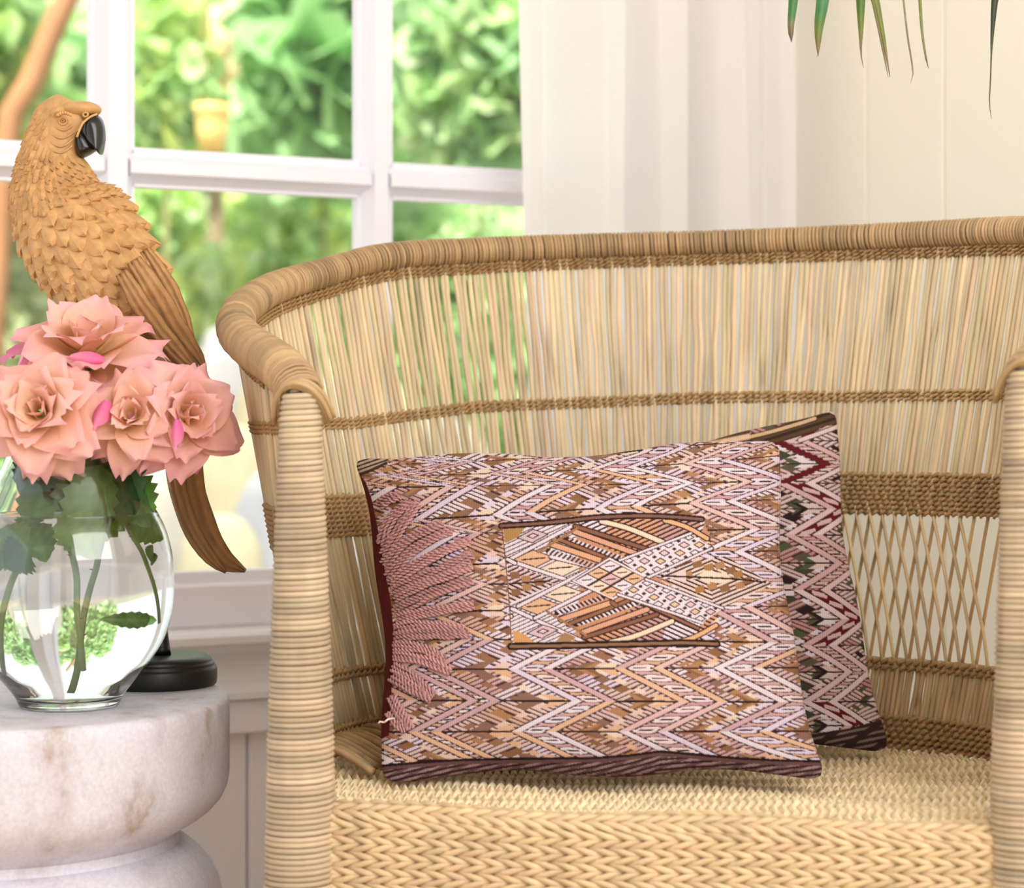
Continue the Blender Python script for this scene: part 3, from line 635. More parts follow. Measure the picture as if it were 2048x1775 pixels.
def pattern_rear():
    org = np.array([860, 800]); w, h = 940, 720
    X, Y = np.meshgrid(np.arange(w) + .5 + org[0], np.arange(h) + .5 + org[1])
    t = np.interp(Y, [790, 835, 881, 927, 966, 1017, 1069, 1126, 1179, 1238, 1290, 1343, 1403, 1450, 1515], np.arange(-1, 6.01, .5))
    s = X - (np.minimum(Y, 1290) - 1290) * .15; ed = np.clip((X - 1630) / 100, 0, 1); s = s + ed ** 2 * 22
    img = zigzag(X, Y, t, s, [1100, 1250, 1310, 1450, 1612, 1668, 1790, 1860], 96, dict(PAL2, band_red=(4, 0)))
    fill_poly(img, [(1500, 880), (1560, 850), (1640, 815), (1690, 846), (1650, 852), (1600, 872), (1560, 884)], lambda x, y: np.where((np.mod(x * .5 + y * 1.6, 22) < 13)[..., None], K(92, 70, 44), K(58, 38, 28)), org)
    stroke(img, [(1480, 878), (1545, 862), (1600, 846), (1630, 836)], 7, K(226, 190, 140), org, DK, 1.5); stroke(img, [(1600, 880), (1640, 866), (1682, 850)], 8, K(236, 212, 206), org, DK, 1.5)
    top = (Y < 915) & (X < 1500); tc = np.where((np.mod(X * .4 + Y * 2.0, 38) < 14)[..., None], K(84, 72, 52), np.where((np.mod(X * .3 + Y * 1.4, 26) < 12)[..., None], K(236, 206, 170), K(220, 170, 130))); img[top] = tc[top]
    stroke(img, [(1610, 1478), (1660, 1464), (1700, 1458), (1765, 1440)], 5, K(60, 40, 30), org)
    low = Y > np.interp(X, [1500, 1620, 1700, 1770], [1476, 1466, 1458, 1440]); b = np.where((np.mod(Y + .2 * X, 12) < 5)[..., None] & (np.mod(X * .7 + Y, 44) < 30)[..., None], K(136, 118, 108), K(56, 36, 30)); img[low] = b[low]
    return finish(img, X, Y), org
def cushion(c, us, vs, thick, pinch, pat, root, back_m, back_bulge=.45, lift=.0009, sag=0.0):
    TL, TR, BR, BL = c; U, Vv = np.meshgrid(us, vs)
    b = ((1 - U)[..., None] * TL + U[..., None] * TR) * (1 - Vv)[..., None] + ((1 - U)[..., None] * BL + U[..., None] * BR) * Vv[..., None]
    rho = .085
    A, B = 2 * U - 1, 2 * Vv - 1; da, db = np.clip((np.abs(A) - 1 + rho) / rho, 0, 1), np.clip((np.abs(B) - 1 + rho) / rho, 0, 1); sc = np.maximum(da, db) / np.maximum(np.hypot(da, db), 1e-6)
    m_ = (da > 0) & (db > 0); U = np.where(m_, .5 + .5 * np.sign(A) * (1 - rho + rho * da * sc), U); Vv = np.where(m_, .5 + .5 * np.sign(B) * (1 - rho + rho * db * sc), Vv)
    b = ((1 - U)[..., None] * TL + U[..., None] * TR) * (1 - Vv)[..., None] + ((1 - U)[..., None] * BL + U[..., None] * BR) * Vv[..., None]
    ex, ey = norm(TR - TL + BR - BL), norm(BL - TL + BR - TR); n = norm(np.cross(ex, ey)); n = n if n[1] < 0 else -n
    b = b - ex * (pinch * A * np.abs(A) * (1 - B ** 2))[..., None] - ey * (pinch * np.where(B < 0, .8, .30) * B * np.abs(B) * (1 - A ** 2))[..., None]
    b = b + ey * (sag * (1 - A ** 2) ** .7 * (1 - Vv) ** 2)[..., None]
    g = ((1 - np.abs(A) ** 2.8) * (1 - np.abs(B) ** 2.8)).clip(0) ** .52 * (.66 + .34 * (1 - A ** 2) * (1 - B ** 2))
    ears = np.exp(-((1 - np.abs(A)) ** 2 + (1 - np.abs(B)) ** 2) / .02)
    wr = (.0030 * np.sin(A * 8 + B * 4) * np.sin(B * 7 - A * 3) + .0016 * np.sin(A * 19 - B * 6) * np.abs(B) ** 2 + .0016 * np.sin(B * 17 + A * 5) * np.abs(A) ** 2) * g
    wob = .0045 * np.sin(A * 6.5 + 1.2) * np.abs(B) ** 6; b = b + ey * wob[..., None] + ex * (.0022 * np.sin(B * 7) * np.abs(A) ** 6)[..., None]
    V = b + n * (thick * g + wr)[..., None]
    px = CX + V[..., 0] / V[..., 1] * F; py = HY - (V[..., 2] - CAMZ) / V[..., 1] * F
    img, org = pat
    xi, yi = px - org[0] - .5, py - org[1] - .5; x0, y0 = np.clip(xi, 0, img.shape[1] - 1.01), np.clip(yi, 0, img.shape[0] - 1.01); a, d = x0.astype(int), y0.astype(int); fx, fy = (x0 - a)[..., None], (y0 - d)[..., None]
    im = img[d, a] * (1 - fx) * (1 - fy) + img[d, a + 1] * fx * (1 - fy) + img[d + 1, a] * (1 - fx) * fy + img[d + 1, a + 1] * fx * fy
    hgt = (im.mean(-1) / 255 - .5) * lift * np.clip(g * 3, 0, 1); V = V + n * hgt[..., None]
    nv, nu = U.shape; obj('front_cover', V.reshape(-1, 3), grid_faces(nv, nu), M_WOVEN, root, col=lin(im.reshape(-1, 3)))
    k = max(1, nu // 60), max(1, nv // 50)
    ui = np.unique(np.r_[np.arange(0, nu, k[0]), nu - 1]); vi = np.unique(np.r_[np.arange(0, nv, k[1]), nv - 1]); s = np.ix_(vi, ui)
    Vb = b[s] - n * (thick * back_bulge * g[s])[..., None] - n * .0005
    obj('back_cover', Vb.reshape(-1, 3), grid_faces(len(vi), len(ui))[:, ::-1], back_m, root)
    return V, px, py, n
c1 = [P(708, 908, 2.445), P(1560, 872, 2.405), P(1650, 1551, 2.235), P(760, 1557, 2.275)]
cu1 = thing('front_cushion', (c1[2] + c1[3]) / 2, 'pink and brown embroidered cushion standing in front, with bundles of loose yarn on its left', 'cushion')
V1, px1, py1, n1 = cushion(c1, np.linspace(0, 1, 700), np.linspace(0, 1, 520), .072, .016, pattern_front(), cu1, M_MAROON)
cu1.name = 'cushion'
def on_cushion(x, y, out):
    d = (px1 - x) ** 2 + (py1 - y) ** 2; i = np.unravel_index(np.argmin(d), d.shape); return V1[i] + n1 * out
YB = [[(764, 1090), (782, 1040), (822, 1003)], [(768, 1110), (800, 1060), (836, 1006)], [(768, 1130), (820, 1078), (886, 1046)], [(776, 1155), (840, 1092), (905, 1062)], [(780, 1168), (850, 1122), (943, 1080)], [(788, 1185), (880, 1142), (946, 1108)],
      [(788, 1196), (830, 1176), (945, 1132)], [(792, 1222), (860, 1190), (944, 1160)], [(794, 1240), (850, 1226), (948, 1210)], [(792, 1256), (850, 1252), (930, 1258)], [(790, 1276), (850, 1270), (938, 1268)], [(788, 1292), (846, 1298), (890, 1322)], [(788, 1312), (850, 1322), (902, 1344)],
      [(787, 1334), (826, 1356), (868, 1392)], [(785, 1352), (820, 1376), (862, 1398)], [(784, 1392), (800, 1424), (822, 1458)], [(780, 1424), (796, 1446), (812, 1462)], [(760, 1010), (776, 1000), (800, 992)]]
for pts in YB:
    for k in range(3):
        q = spline(pts, 8); off = (k - 1) * 8.0; d = np.gradient(q, axis=0); nn = np.stack([-d[:, 1], d[:, 0]], 1); nn = nn / np.linalg.norm(nn, axis=1, keepdims=True)
        q = q + nn * (off * (1 - .35 * np.linspace(0, 1, 8)))[:, None] + RNG.standard_normal((8, 2)) * .8
        C = np.array([on_cushion(x, y, .0030 - .0022 * (abs(j - 3.5) / 3.5) ** 4 + .0006 * random.random()) for j, (x, y) in enumerate(q)]); C = spline(C, 60)
        T, N, B = frames(C); s = np.r_[0, np.cumsum(np.linalg.norm(np.diff(C, axis=0), axis=1))]; parts = []
        base = lin((190, 144, 144)) * (1 + .10 * random.gauss(0, 1))
        for j in (0, 1):
            ph = 2 * np.pi * s / .0105 + j * np.pi; cc = C + .00135 * (np.cos(ph)[:, None] * N + np.sin(ph)[:, None] * B)
            V, Fc = ring_tube(cc, N, B, .00155, 5); parts.append((V, Fc, np.tile(base * (1.05 if j else .93), (len(V), 1))))
        V, Fc, cc = join(parts); obj('yarn_cord', V, Fc, M_YARN, cu1, col=np.clip(cc, 0, 1))
C = spline([on_cushion(790, 1436, .001), P(776, 1438, 2.25), P(768, 1444, 2.25), P(760, 1442, 2.25), P(757, 1446, 2.25)], 20); V, Fc = tube(C, .0011, 5); obj('loose_thread', V, Fc, M_YARN, cu1, col=lin((240, 222, 216)))
c2 = [P(884, 906, 2.60), P(1672, 806, 2.575), P(1780, 1496, 2.425), P(860, 1498, 2.45)]
cu2 = thing('cushion', (c2[2] + c2[3]) / 2, 'darker cushion with crimson and green zigzags, leaning behind the pink one', 'cushion')
us = np.r_[np.linspace(0, .72, 110, endpoint=False), np.linspace(.72, 1, 180)]
cushion(c2, us, np.linspace(0, 1, 460), .046, .014, pattern_rear(), cu2, M_MAROON, sag=.022)
# ------------------------------------------------------------------ whitewashed side table
TC = np.array([(-5 - CX) / F * 2.356, 2.356, 0.0]); TZ = 0.510
m, nt, b = new_mat('limewashed_wood'); N, L = nt.nodes, nt.links
tc = N.new('ShaderNodeTexCoord'); mp = N.new('ShaderNodeMapping'); mp.inputs['Scale'].default_value = (16, 16, 9); L.new(tc.outputs['Object'], mp.inputs[0])
n1_ = N.new('ShaderNodeTexNoise'); n1_.inputs['Scale'].default_value = 1.0; n1_.inputs['Detail'].default_value = 8; n1_.inputs['Roughness'].default_value = .68; L.new(mp.outputs[0], n1_.inputs['Vector'])
r1 = N.new('ShaderNodeValToRGB'); e = r1.color_ramp.elements; e[0].position = .28; e[0].color = rgba((176, 152, 138)); e[1].position = .52; e[1].color = rgba((222, 219, 231)); e2 = e.new(.39); e2.color = rgba((206, 200, 208)); L.new(n1_.outputs['Fac'], r1.inputs[0])
n2_ = N.new('ShaderNodeTexNoise'); n2_.inputs['Scale'].default_value = 260; n2_.inputs['Detail'].default_value = 3; L.new(tc.outputs['Object'], n2_.inputs['Vector'])
mr = N.new('ShaderNodeMapRange'); mr.inputs[1].default_value = .3; mr.inputs[2].default_value = .7; mr.inputs[3].default_value = .90; mr.inputs[4].default_value = 1.05; L.new(n2_.outputs['Fac'], mr.inputs[0])
vm = N.new('ShaderNodeVectorMath'); vm.operation = 'SCALE'; L.new(r1.outputs[0], vm.inputs[0]); L.new(mr.outputs[0], vm.inputs['Scale']); L.new(vm.outputs[0], b.inputs['Base Color'])
bp = N.new('ShaderNodeBump'); bp.inputs['Strength'].default_value = .25; bp.inputs['Distance'].default_value = .003; L.new(n1_.outputs['Fac'], bp.inputs['Height']); L.new(bp.outputs[0], b.inputs['Normal']); b.inputs['Roughness'].default_value = .55
M_LIME = m
tb = thing('side_table', TC, 'round whitewashed wooden hourglass side table under the vase of roses', 'side table')
up = [(0, TZ), (.243, TZ), (.2495, TZ - .0015), (.252, TZ - .005), (.2525, TZ - .02), (.2522, TZ - .085), (.250, TZ - .098), (.244, TZ - .111), (.234, TZ - .122), (.222, TZ - .131), (.208, TZ - .139), (.199, TZ - .1435), (.196, TZ - .148), (0, TZ - .148)]
V, Fc = lathe(up, TC, 128); obj('top_drum', V, Fc, M_LIME, tb)
V, Fc = lathe([(.1955, TZ - .1475), (.195, TZ - .155), (.198, TZ - .160)], TC, 96); obj('neck', V, Fc, M_LIME, tb)
lo = [(.10, TZ - .1585), (.200, TZ - .1585), (.209, TZ - .164), (.223, TZ - .176), (.234, TZ - .190), (.2415, TZ - .206), (.246, TZ - .226), (.2475, TZ - .25), (.2475, TZ - .33), (.245, TZ - .36), (.236, TZ - .385), (.222, TZ - .40), (.205, TZ - .407), (.205, TZ - .42), (.225, TZ - .435), (.236, TZ - .46), (.238, .0), (.10, .0)]
V, Fc = lathe(lo, TC, 128); obj('lower_drum', V, Fc, M_LIME, tb)
# a drying crack in the lower drum
cr = []
for k in range(9):
    a = math.radians(-58 + 1.4 * math.sin(k * 1.7) + k * .5); z = TZ - .172 - .011 * k; r = np.interp(z, [q[1] for q in lo[::-1]], [q[0] for q in lo[::-1]]) + .0002
    cr.append(TC + np.array([r * math.cos(a), r * math.sin(a), z]))
V, Fc = tube(np.array(cr), np.interp(np.arange(9), [0, 4, 8], [.0004, .0011, .0004]), 5); obj('crack', V, Fc, mat('dark_crack', (70, 56, 48), .9), tb)

# ------------------------------------------------------------------ glass vase and its water
VC = np.array([(139 - CX) / F * 2.29, 2.29, 0.0]); k_ = 2.29 / F
pr = [(1423, 98), (1419, 101), (1409, 104), (1390, 117), (1368, 135), (1345, 153), (1318, 172), (1280, 192), (1235, 204), (1185, 208), (1140, 206), (1109, 202), (1063, 189), (1017, 166), (985, 152), (962, 143), (930, 128), (900, 117), (882, 112)]
def vz(y): return TZ + (1425 - y) * k_ * 0.985
outer = spline([(r * k_, vz(y), 0) for y, r in pr], 70)[:, :2]
th_g = .0032
inn = [(max(r - th_g, .002), z) for r, z in outer if z > TZ + .015]
prof = [(.0005, TZ + .0015), (.030, TZ + .0013), (.040, TZ + .0004)] + [(r, z) for r, z in outer] + [(outer[-1][0] - .0016, outer[-1][1] + .0016)] + inn[::-1] + [(inn[0][0] * .85, TZ + .0125), (inn[0][0] * .5, TZ + .0115), (.0005, TZ + .0112)]
va = thing('glass_vase', VC + np.array([0, 0, TZ]), 'rounded clear glass vase of water and rose stems on the whitewashed side table', 'vase')
V, Fc = lathe(prof, VC, 128); obj('vase_body', V, Fc, M_GLASS, va)
V, Fc = lathe([(outer[-1][0] - .0016 + .0021 * math.cos(a), outer[-1][1] + .0012 + .0021 * math.sin(a)) for a in np.linspace(0, 2 * math.pi, 13)], VC, 96); obj('lip', V, Fc, M_GLASS, va)
ZW = vz(1036)
wat = [(.0005, TZ + .0110), (inn[0][0] * .5, TZ + .0113), (inn[0][0] * .85, TZ + .0123)] + [(r + .0005, z) for r, z in inn if z < ZW] + [(np.interp(ZW, [q[1] for q in inn], [q[0] for q in inn]) + .0005, ZW + .0012), (np.interp(ZW, [q[1] for q in inn], [q[0] for q in inn]) - .004, ZW), (.0005, ZW)]
V, Fc = lathe(wat, VC, 128); wo = obj('vase_water', V, Fc, M_WATER); tag(wo, 'clear water filling the lower part of the glass vase', 'water')

# ------------------------------------------------------------------ roses
def petal(base, d0, d1, Lg, Wd, cup, curl, tip, n=11, mcol=None, twist=0.0):
    """a petal leaving base along d0 (unit), d1 the inner side; cup across, curl back at the tip"""
    s = np.linspace(0, 1, n)[:, None]; w = np.linspace(-1, 1, n)[None, :]; side = np.cross(d0, d1)
    wid = Wd * (np.sin(np.pi * np.clip(s * .80 + .10, 0, 1)) ** .62) * (1 - .30 * s ** 5)
    bend = curl * (s ** 2.2) * .9 + .25 * curl * s
    fwd = Lg * (s - .13 * bend ** 2 * s) * (1 - .045 * np.abs(w) ** 2 * (s > .5)) + tip * np.exp(-(w / .30) ** 2) * s ** 6 + .05 * Lg * np.sin(w * 5 + twist * 3) * s ** 4
    inn_ = -Lg * .42 * bend * s + cup * Wd * (w ** 2) * (1 - .55 * s ** 3) - .20 * Lg * np.abs(w) ** 4 * s ** 4 * (1 + .6 * np.sin(twist * 5)) + .02 * Lg * np.sin(w * 4 + twist) * s ** 2
    lat = w * wid * (1 - .16 * cup * np.abs(w)) + twist * .08 * Lg * s ** 2
    V = base + fwd[..., None] * d0 + inn_[..., None] * d1 + lat[..., None] * side
    return V.reshape(-1, 3), grid_faces(n, n), np.broadcast_to(s, (n, n)).ravel(), np.broadcast_to(np.abs(w), (n, n)).ravel()
PEACH, PINK, ROSE, MAG = lin((255, 210, 148)), lin((255, 196, 194)), lin((252, 164, 186)), lin((240, 118, 178))
def rose(c, axis, R, layers, label, seed, warm=.5, mag=()):
    rnd = random.Random(seed); r = thing('rose', c, label, 'rose', 'roses in the glass vase'); axis = norm(np.array(axis, float)); c = np.array(c)
    a = norm(np.cross(axis, [0, 0, 1.0] if abs(axis[2]) < .9 else [1, 0, 0])); bb = np.cross(axis, a); k = 0
    for li, (n, tilt, Lf, Wf, cup, curl, off) in enumerate(layers):
        for i in range(n):
            ph = 2 * math.pi * (i + rnd.uniform(-.18, .18)) / n + li * 1.9 + seed; rad = math.cos(ph) * a + math.sin(ph) * bb; tl = math.radians(tilt + rnd.uniform(-9, 9))
            d0 = math.cos(tl) * axis + math.sin(tl) * rad; d1 = norm(math.sin(tl) * axis - math.cos(tl) * rad)
            base = c + axis * R * (off - .18) + rad * R * .07 * (1 + li * .35)
            V, Fc, s, w = petal(base, d0, d1, R * Lf * rnd.uniform(.9, 1.1), R * Wf * rnd.uniform(.9, 1.12), cup * rnd.uniform(.7, 1.2), curl * rnd.uniform(.7, 1.3), R * rnd.uniform(.03, .11), twist=rnd.uniform(-1, 1))
            V = V - d1 * (.0006 * math.sin(k)); t = np.clip(s * (1.15 - warm * .45) + .18 * w * s, 0, 1)[:, None]; g = rnd.uniform(-.06, .10); lo = li / max(1, len(layers) - 1)
            tipc = PINK * (1 - .55 * lo) + ROSE * .55 * lo; col = PEACH * (1 - t) + tipc * t
            if k in mag: col = col * .25 + MAG * .75
            col = np.clip(col * (1 + g), 0, .95)
            obj('petal', V, Fc, M_PETAL, r, col=col); k += 1
    return r, a, bb, axis
LAY = [(3, 6, .62, .34, .75, .05, .10), (5, 20, .80, .44, .65, .25, .06), (6, 42, .98, .50, .45, .45, .02), (7, 64, 1.08, .52, .30, .60, -.03), (7, 84, 1.10, .50, .18, .75, -.08), (5, 102, 1.0, .46, .12, .8, -.12)]
LAYB = [(3, 8, .48, .30, .8, .05, .12), (5, 22, .66, .42, .65, .3, .09), (6, 40, .86, .50, .5, .5, .05), (6, 58, 1.02, .54, .36, .6, .0), (7, 76, 1.10, .54, .24, .75, -.05), (6, 94, 1.10, .52, .16, .85, -.12)]
RS = []
RS.append((rose(P(170, 690, 2.30), (.10, -.50, .86), .066, [(3, 12, .6, .36, .7, .1, .1), (5, 34, .95, .52, .5, .35, .0), (6, 58, 1.2, .56, .35, .5, -.1), (6, 78, 1.25, .52, .25, .7, -.2)], 'topmost pink rose, opening upward in front of the parrot', 1, .35, (14, 19)), (138, 1080)))
RS.append((rose(P(80, 822, 2.20), (-.10, -.92, .30), .054, LAYB, 'leftmost peach rose, wide open and full of small petals', 2, .75), (75, 1100)))
RS.append((rose(P(262, 832, 2.225), (.10, -.90, .28), .045, [(3, 8, .6, .32, .75, .05, .1), (5, 26, .8, .42, .6, .3, .06), (6, 52, 1.0, .48, .4, .5, 0), (7, 76, 1.15, .50, .25, .7, -.05), (5, 98, 1.15, .48, .2, .7, -.12)], 'small peach rose in the middle of the bunch, over the vase rim', 3, .7, ()), (200, 1075)))
RS.append((rose(P(374, 830, 2.25), (.55, -.78, .16), .051, [(3, 8, .6, .36, .75, .05, .1), (5, 26, .85, .48, .6, .3, .05), (6, 50, 1.05, .54, .4, .5, 0), (7, 74, 1.2, .56, .25, .6, -.06), (6, 98, 1.2, .52, .2, .7, -.14), (4, 122, 1.15, .44, .15, .5, -.2)], 'rightmost pink rose, drooping outside the vase beside the tail', 4, .35, (24, 28)), (250, 1050)))
for r_, b_, d0_, Lg_, Wd_ in ((RS[0][0][0], P(206, 722, 2.232), (-.94, -.10, .10), .034, .011), (RS[3][0][0], P(352, 838, 2.19), (.02, -.15, -1.0), .030, .0085), (RS[2][0][0], P(212, 800, 2.195), (-.35, -.1, -.9), .030, .012)):      # petals curled so that their deep pink backs show
    d0_ = norm(np.array(d0_)); d1_ = np.array([0, 1.0, 0]); d1_ = norm(d1_ - d0_ * np.dot(d0_, d1_)); V, Fc, s, w = petal(b_, d0_, d1_, Lg_, Wd_, 1.3, .1, .003); col = np.clip((MAG * (1 - .35 * s[:, None]) + PINK * .35 * s[:, None]), 0, 1); obj('petal', V, Fc, M_PETAL, r_, col=col)
def leaf(name, base, tipp, wd, up, parent, tone=1.0, n=15, serr=.10, droop=.0, colr=(70, 112, 44)):
    base, tipp = np.array(base), np.array(tipp); d = tipp - base; Lg = np.linalg.norm(d); d = d / Lg; up = norm(np.array(up, float)); up = norm(up - d * np.dot(up, d)); sd = np.cross(d, up)
    s = np.linspace(0, 1, n)[:, None]; w = np.linspace(-1, 1, 7)[None, :]
    wid = wd * np.sin(np.pi * s ** .8) ** .75 * (1 + serr * ((np.arange(n) % 2)[:, None] * 2 - 1) * (np.abs(w) > .9))
    V = base + (s * Lg)[..., None] * d + (w * wid)[..., None] * sd + (np.abs(w) * wid * .28 - droop * Lg * s ** 2)[..., None] * up
    c = lin(colr) * tone; col = np.broadcast_to(np.where(np.abs(w) < .12, 1.35, 1.0) * (1 + .12 * np.sin(s * 30 + np.abs(w) * 6)), (n, 7)).reshape(-1, 1) * c
    return obj(name, V.reshape(-1, 3), grid_faces(n, 7), M_LEAF, parent, col=np.clip(col, 0, 1))
def stem(r, pts, rad, name='stem', colr=(138, 162, 84)):
    C = spline(pts, 40); C = C + .0005 * np.sin(np.linspace(0, 22, 40))[:, None] * np.array([1, 0, 0])
    V, Fc = tube(C, np.full(40, rad), 10); c = lin(colr)
    o = obj(name, V, Fc, M_STEM, r, col=c)
    for j in (9, 17, 26, 33):          # thorns
        p = C[j]; q = p + np.array([.0045 * (1 if j % 2 else -1), -.001, .0015]); V, Fc = tube(np.array([p, (p + q) / 2, q]), np.array([.0012, .0007, .0001]), 6); obj('thorn', V, Fc, M_STEM, o, col=lin((128, 92, 60)))
    return o
GL = (98, 146, 62); GD = (62, 104, 54); GB = (130, 172, 70)
def back_of(c, axis, d): return np.array(c) - norm(np.array(axis, float)) * d
r0, r1_, r2_, r3_ = [x[0][0] for x in RS]
ax = [x[0][3] for x in RS]; cs = [np.array(x[0][0].location) for x in RS]
s0_ = stem(r0, [cs[0] - ax[0] * .012, P(168, 800, 2.30), P(150, 930, 2.30), P(132, 1060, 2.30), P(150, 1150, 2.28), P(152, 1225, 2.27), P(163, 1322, 2.25)], .0028)
s1_ = stem(r1_, [cs[1] - ax[1] * .012, P(92, 880, 2.27), P(98, 960, 2.29), P(72, 1090, 2.275), P(40, 1170, 2.25), P(20, 1250, 2.24), P(14, 1345, 2.24)], .0031)
s2_ = stem(r2_, [cs[2] - ax[2] * .012, P(240, 900, 2.27), P(205, 960, 2.30), P(185, 1080, 2.33), P(160, 1200, 2.35), P(140, 1330, 2.35)], .0024)
s3_ = stem(r3_, [cs[3] - ax[3] * .012, P(340, 850, 2.28), P(268, 880, 2.29), P(222, 950, 2.29), P(226, 1050, 2.285), P(268, 1115, 2.27), P(298, 1180, 2.26), P(314, 1245, 2.26)], .0024)
for r, c_, a_, R_ in ((r0, cs[0], ax[0], .066), (r1_, cs[1], ax[1], .054), (r2_, cs[2], ax[2], .045), (r3_, cs[3], ax[3], .056)):      # sepals under each bloom
    u_ = norm(np.cross(a_, [.3, .2, 1.0])); w_ = np.cross(a_, u_)
    for k in range(5):
        ph = k * 2 * math.pi / 5; rd = math.cos(ph) * u_ + math.sin(ph) * w_; leaf('sepal', c_ - a_ * R_ * .30, c_ - a_ * R_ * .42 + rd * R_ * .55, .0042, a_, r, .9, 9, 0, colr=GL)
LV = [(r0, s0_, (168, 900), (190, 1075), 2.255, .040, GD), (r0, s0_, (150, 905), (100, 1010), 2.25, .030, GD), (r2_, s2_, (215, 905), (262, 1035), 2.26, .036, GD), (r2_, s2_, (200, 930), (150, 1110), 2.24, .028, GL), (r1_, s1_, (96, 920), (44, 990), 2.23, .026, (72, 122, 98)), (r1_, s1_, (98, 945), (60, 1075), 2.25, .024, GL),
      (r3_, s3_, (222, 950), (290, 1060), 2.27, .034, GL), (r3_, s3_, (224, 1000), (160, 1095), 2.26, .030, GB), (r0, s0_, (136, 1030), (186, 1118), 2.22, .024, GB), (r1_, s1_, (80, 1060), (98, 1125), 2.24, .017, GL), (r1_, s1_, (62, 1105), (-6, 1075), 2.23, .026, GB), (r1_, s1_, (60, 1100), (22, 1135), 2.22, .022, GD), (r3_, s3_, (314, 1240), (196, 1234), 2.22, .0085, GL), (r3_, s3_, (228, 1050), (296, 1085), 2.30, .018, GB), (r2_, s2_, (205, 960), (270, 1000), 2.33, .030, GL), (r0, s0_, (140, 960), (60, 1010), 2.34, .032, GL), (r3_, s3_, (240, 930), (180, 1010), 2.31, .034, GD), (r3_, s3_, (278, 1120), (300, 1092), 2.25, .007, GB), (r3_, s3_, (282, 1125), (312, 1112), 2.25, .006, GL)]
for r, st_, a_, b_, D_, w_, g_ in LV: leaf('leaf', P(*a_, D_ + .02), P(*b_, D_), w_, (random.uniform(-.4, .4), -1, random.uniform(-.1, .5)), r, random.uniform(.85, 1.2), colr=g_, droop=.06)
# ------------------------------------------------------------------ carved parrot on its stand
DP = 2.45
pa = thing('parrot_figurine', P(310, 1368, 2.466), 'carved tan parrot figurine with a black beak, on a round black base behind the vase', 'figurine')
BCn = np.array([(311 - CX) / F * 2.466, 2.466, 0])
V, Fc = lathe([(0, TZ), (.068, TZ), (.0695, TZ + .002), (.0703, TZ + .008), (.0703, TZ + .018), (.0690, TZ + .0212), (.0668, TZ + .0226), (.0672, TZ + .0238), (.0660, TZ + .0262), (.0640, TZ + .0272), (.0642, TZ + .0284), (.0628, TZ + .0308), (.059, TZ + .0335), (.054, TZ + .0345), (0, TZ + .0345)], BCn, 96); obj('base', V, Fc, M_BLACKW, pa)
C = spline([np.array([(325 - CX) / F * 2.46, 2.46, TZ + .034]), P(322, 1290, 2.465), P(308, 1180, 2.475), P(288, 1050, 2.48), P(276, 930, 2.475), P(278, 830, 2.465), P(290, 740, 2.455), P(286, 690, 2.45)], 60)
V, Fc = tube(C, .0072 + .0012 * np.sin(np.linspace(0, 19, 60)) + .003 * np.exp(-np.linspace(0, 9, 60)), 12); obj('branch_post', V, Fc, M_BLACKW, pa)
SPN = spline([(158, 202, 5), (156, 209, 34), (147, 222, 52), (136, 240, 59), (122, 262, 57), (112, 286, 57), (107, 310, 61), (107, 335, 69), (108, 362, 78), (114, 398, 90), (136, 440, 108), (170, 488, 113), (210, 543, 106), (246, 594, 94), (284, 645, 76), (318, 690, 58), (348, 728, 42), (372, 765, 24), (384, 790, 6)], 120)
cx_, cy_, cr_ = SPN.T; tgp = norm(np.gradient(SPN[:, :2], axis=0)); nrp = np.stack([-tgp[:, 1], tgp[:, 0]], 1)       # picture-plane normal, toward lower left... (x right, y down)
k_w = DP / F
def body(i, phi, lift=0.0):
    """point on the body at spine index i and angle phi (0 faces the room, + toward the bird's right edge in view)"""
    i = np.asarray(i, float); g = lambda a: np.interp(i, np.arange(120), a)
    r = g(cr_) + lift / k_w; nx, ny = g(nrp[:, 0]), g(nrp[:, 1]); s, c = -np.sin(phi) * r, np.cos(phi) * r * .86
    x = g(cx_) + nx * s; y = g(cy_) + ny * s
    return np.stack([(x - CX) * k_w, DP - c * k_w, CAMZ - (y - HY) * k_w], -1)
I, PH = np.meshgrid(np.arange(120), np.linspace(-np.pi, np.pi, 64, endpoint=False), indexing='ij')
TANC = lin((210, 164, 108)); BRC = lin((140, 92, 50))
nz = 1 + .05 * RNG.standard_normal((120, 64, 1))
obj('body', body(I, PH).reshape(-1, 3), grid_faces(120, 64, True), M_RESIN, pa, col=(TANC * .95 * nz).reshape(-1, 3))
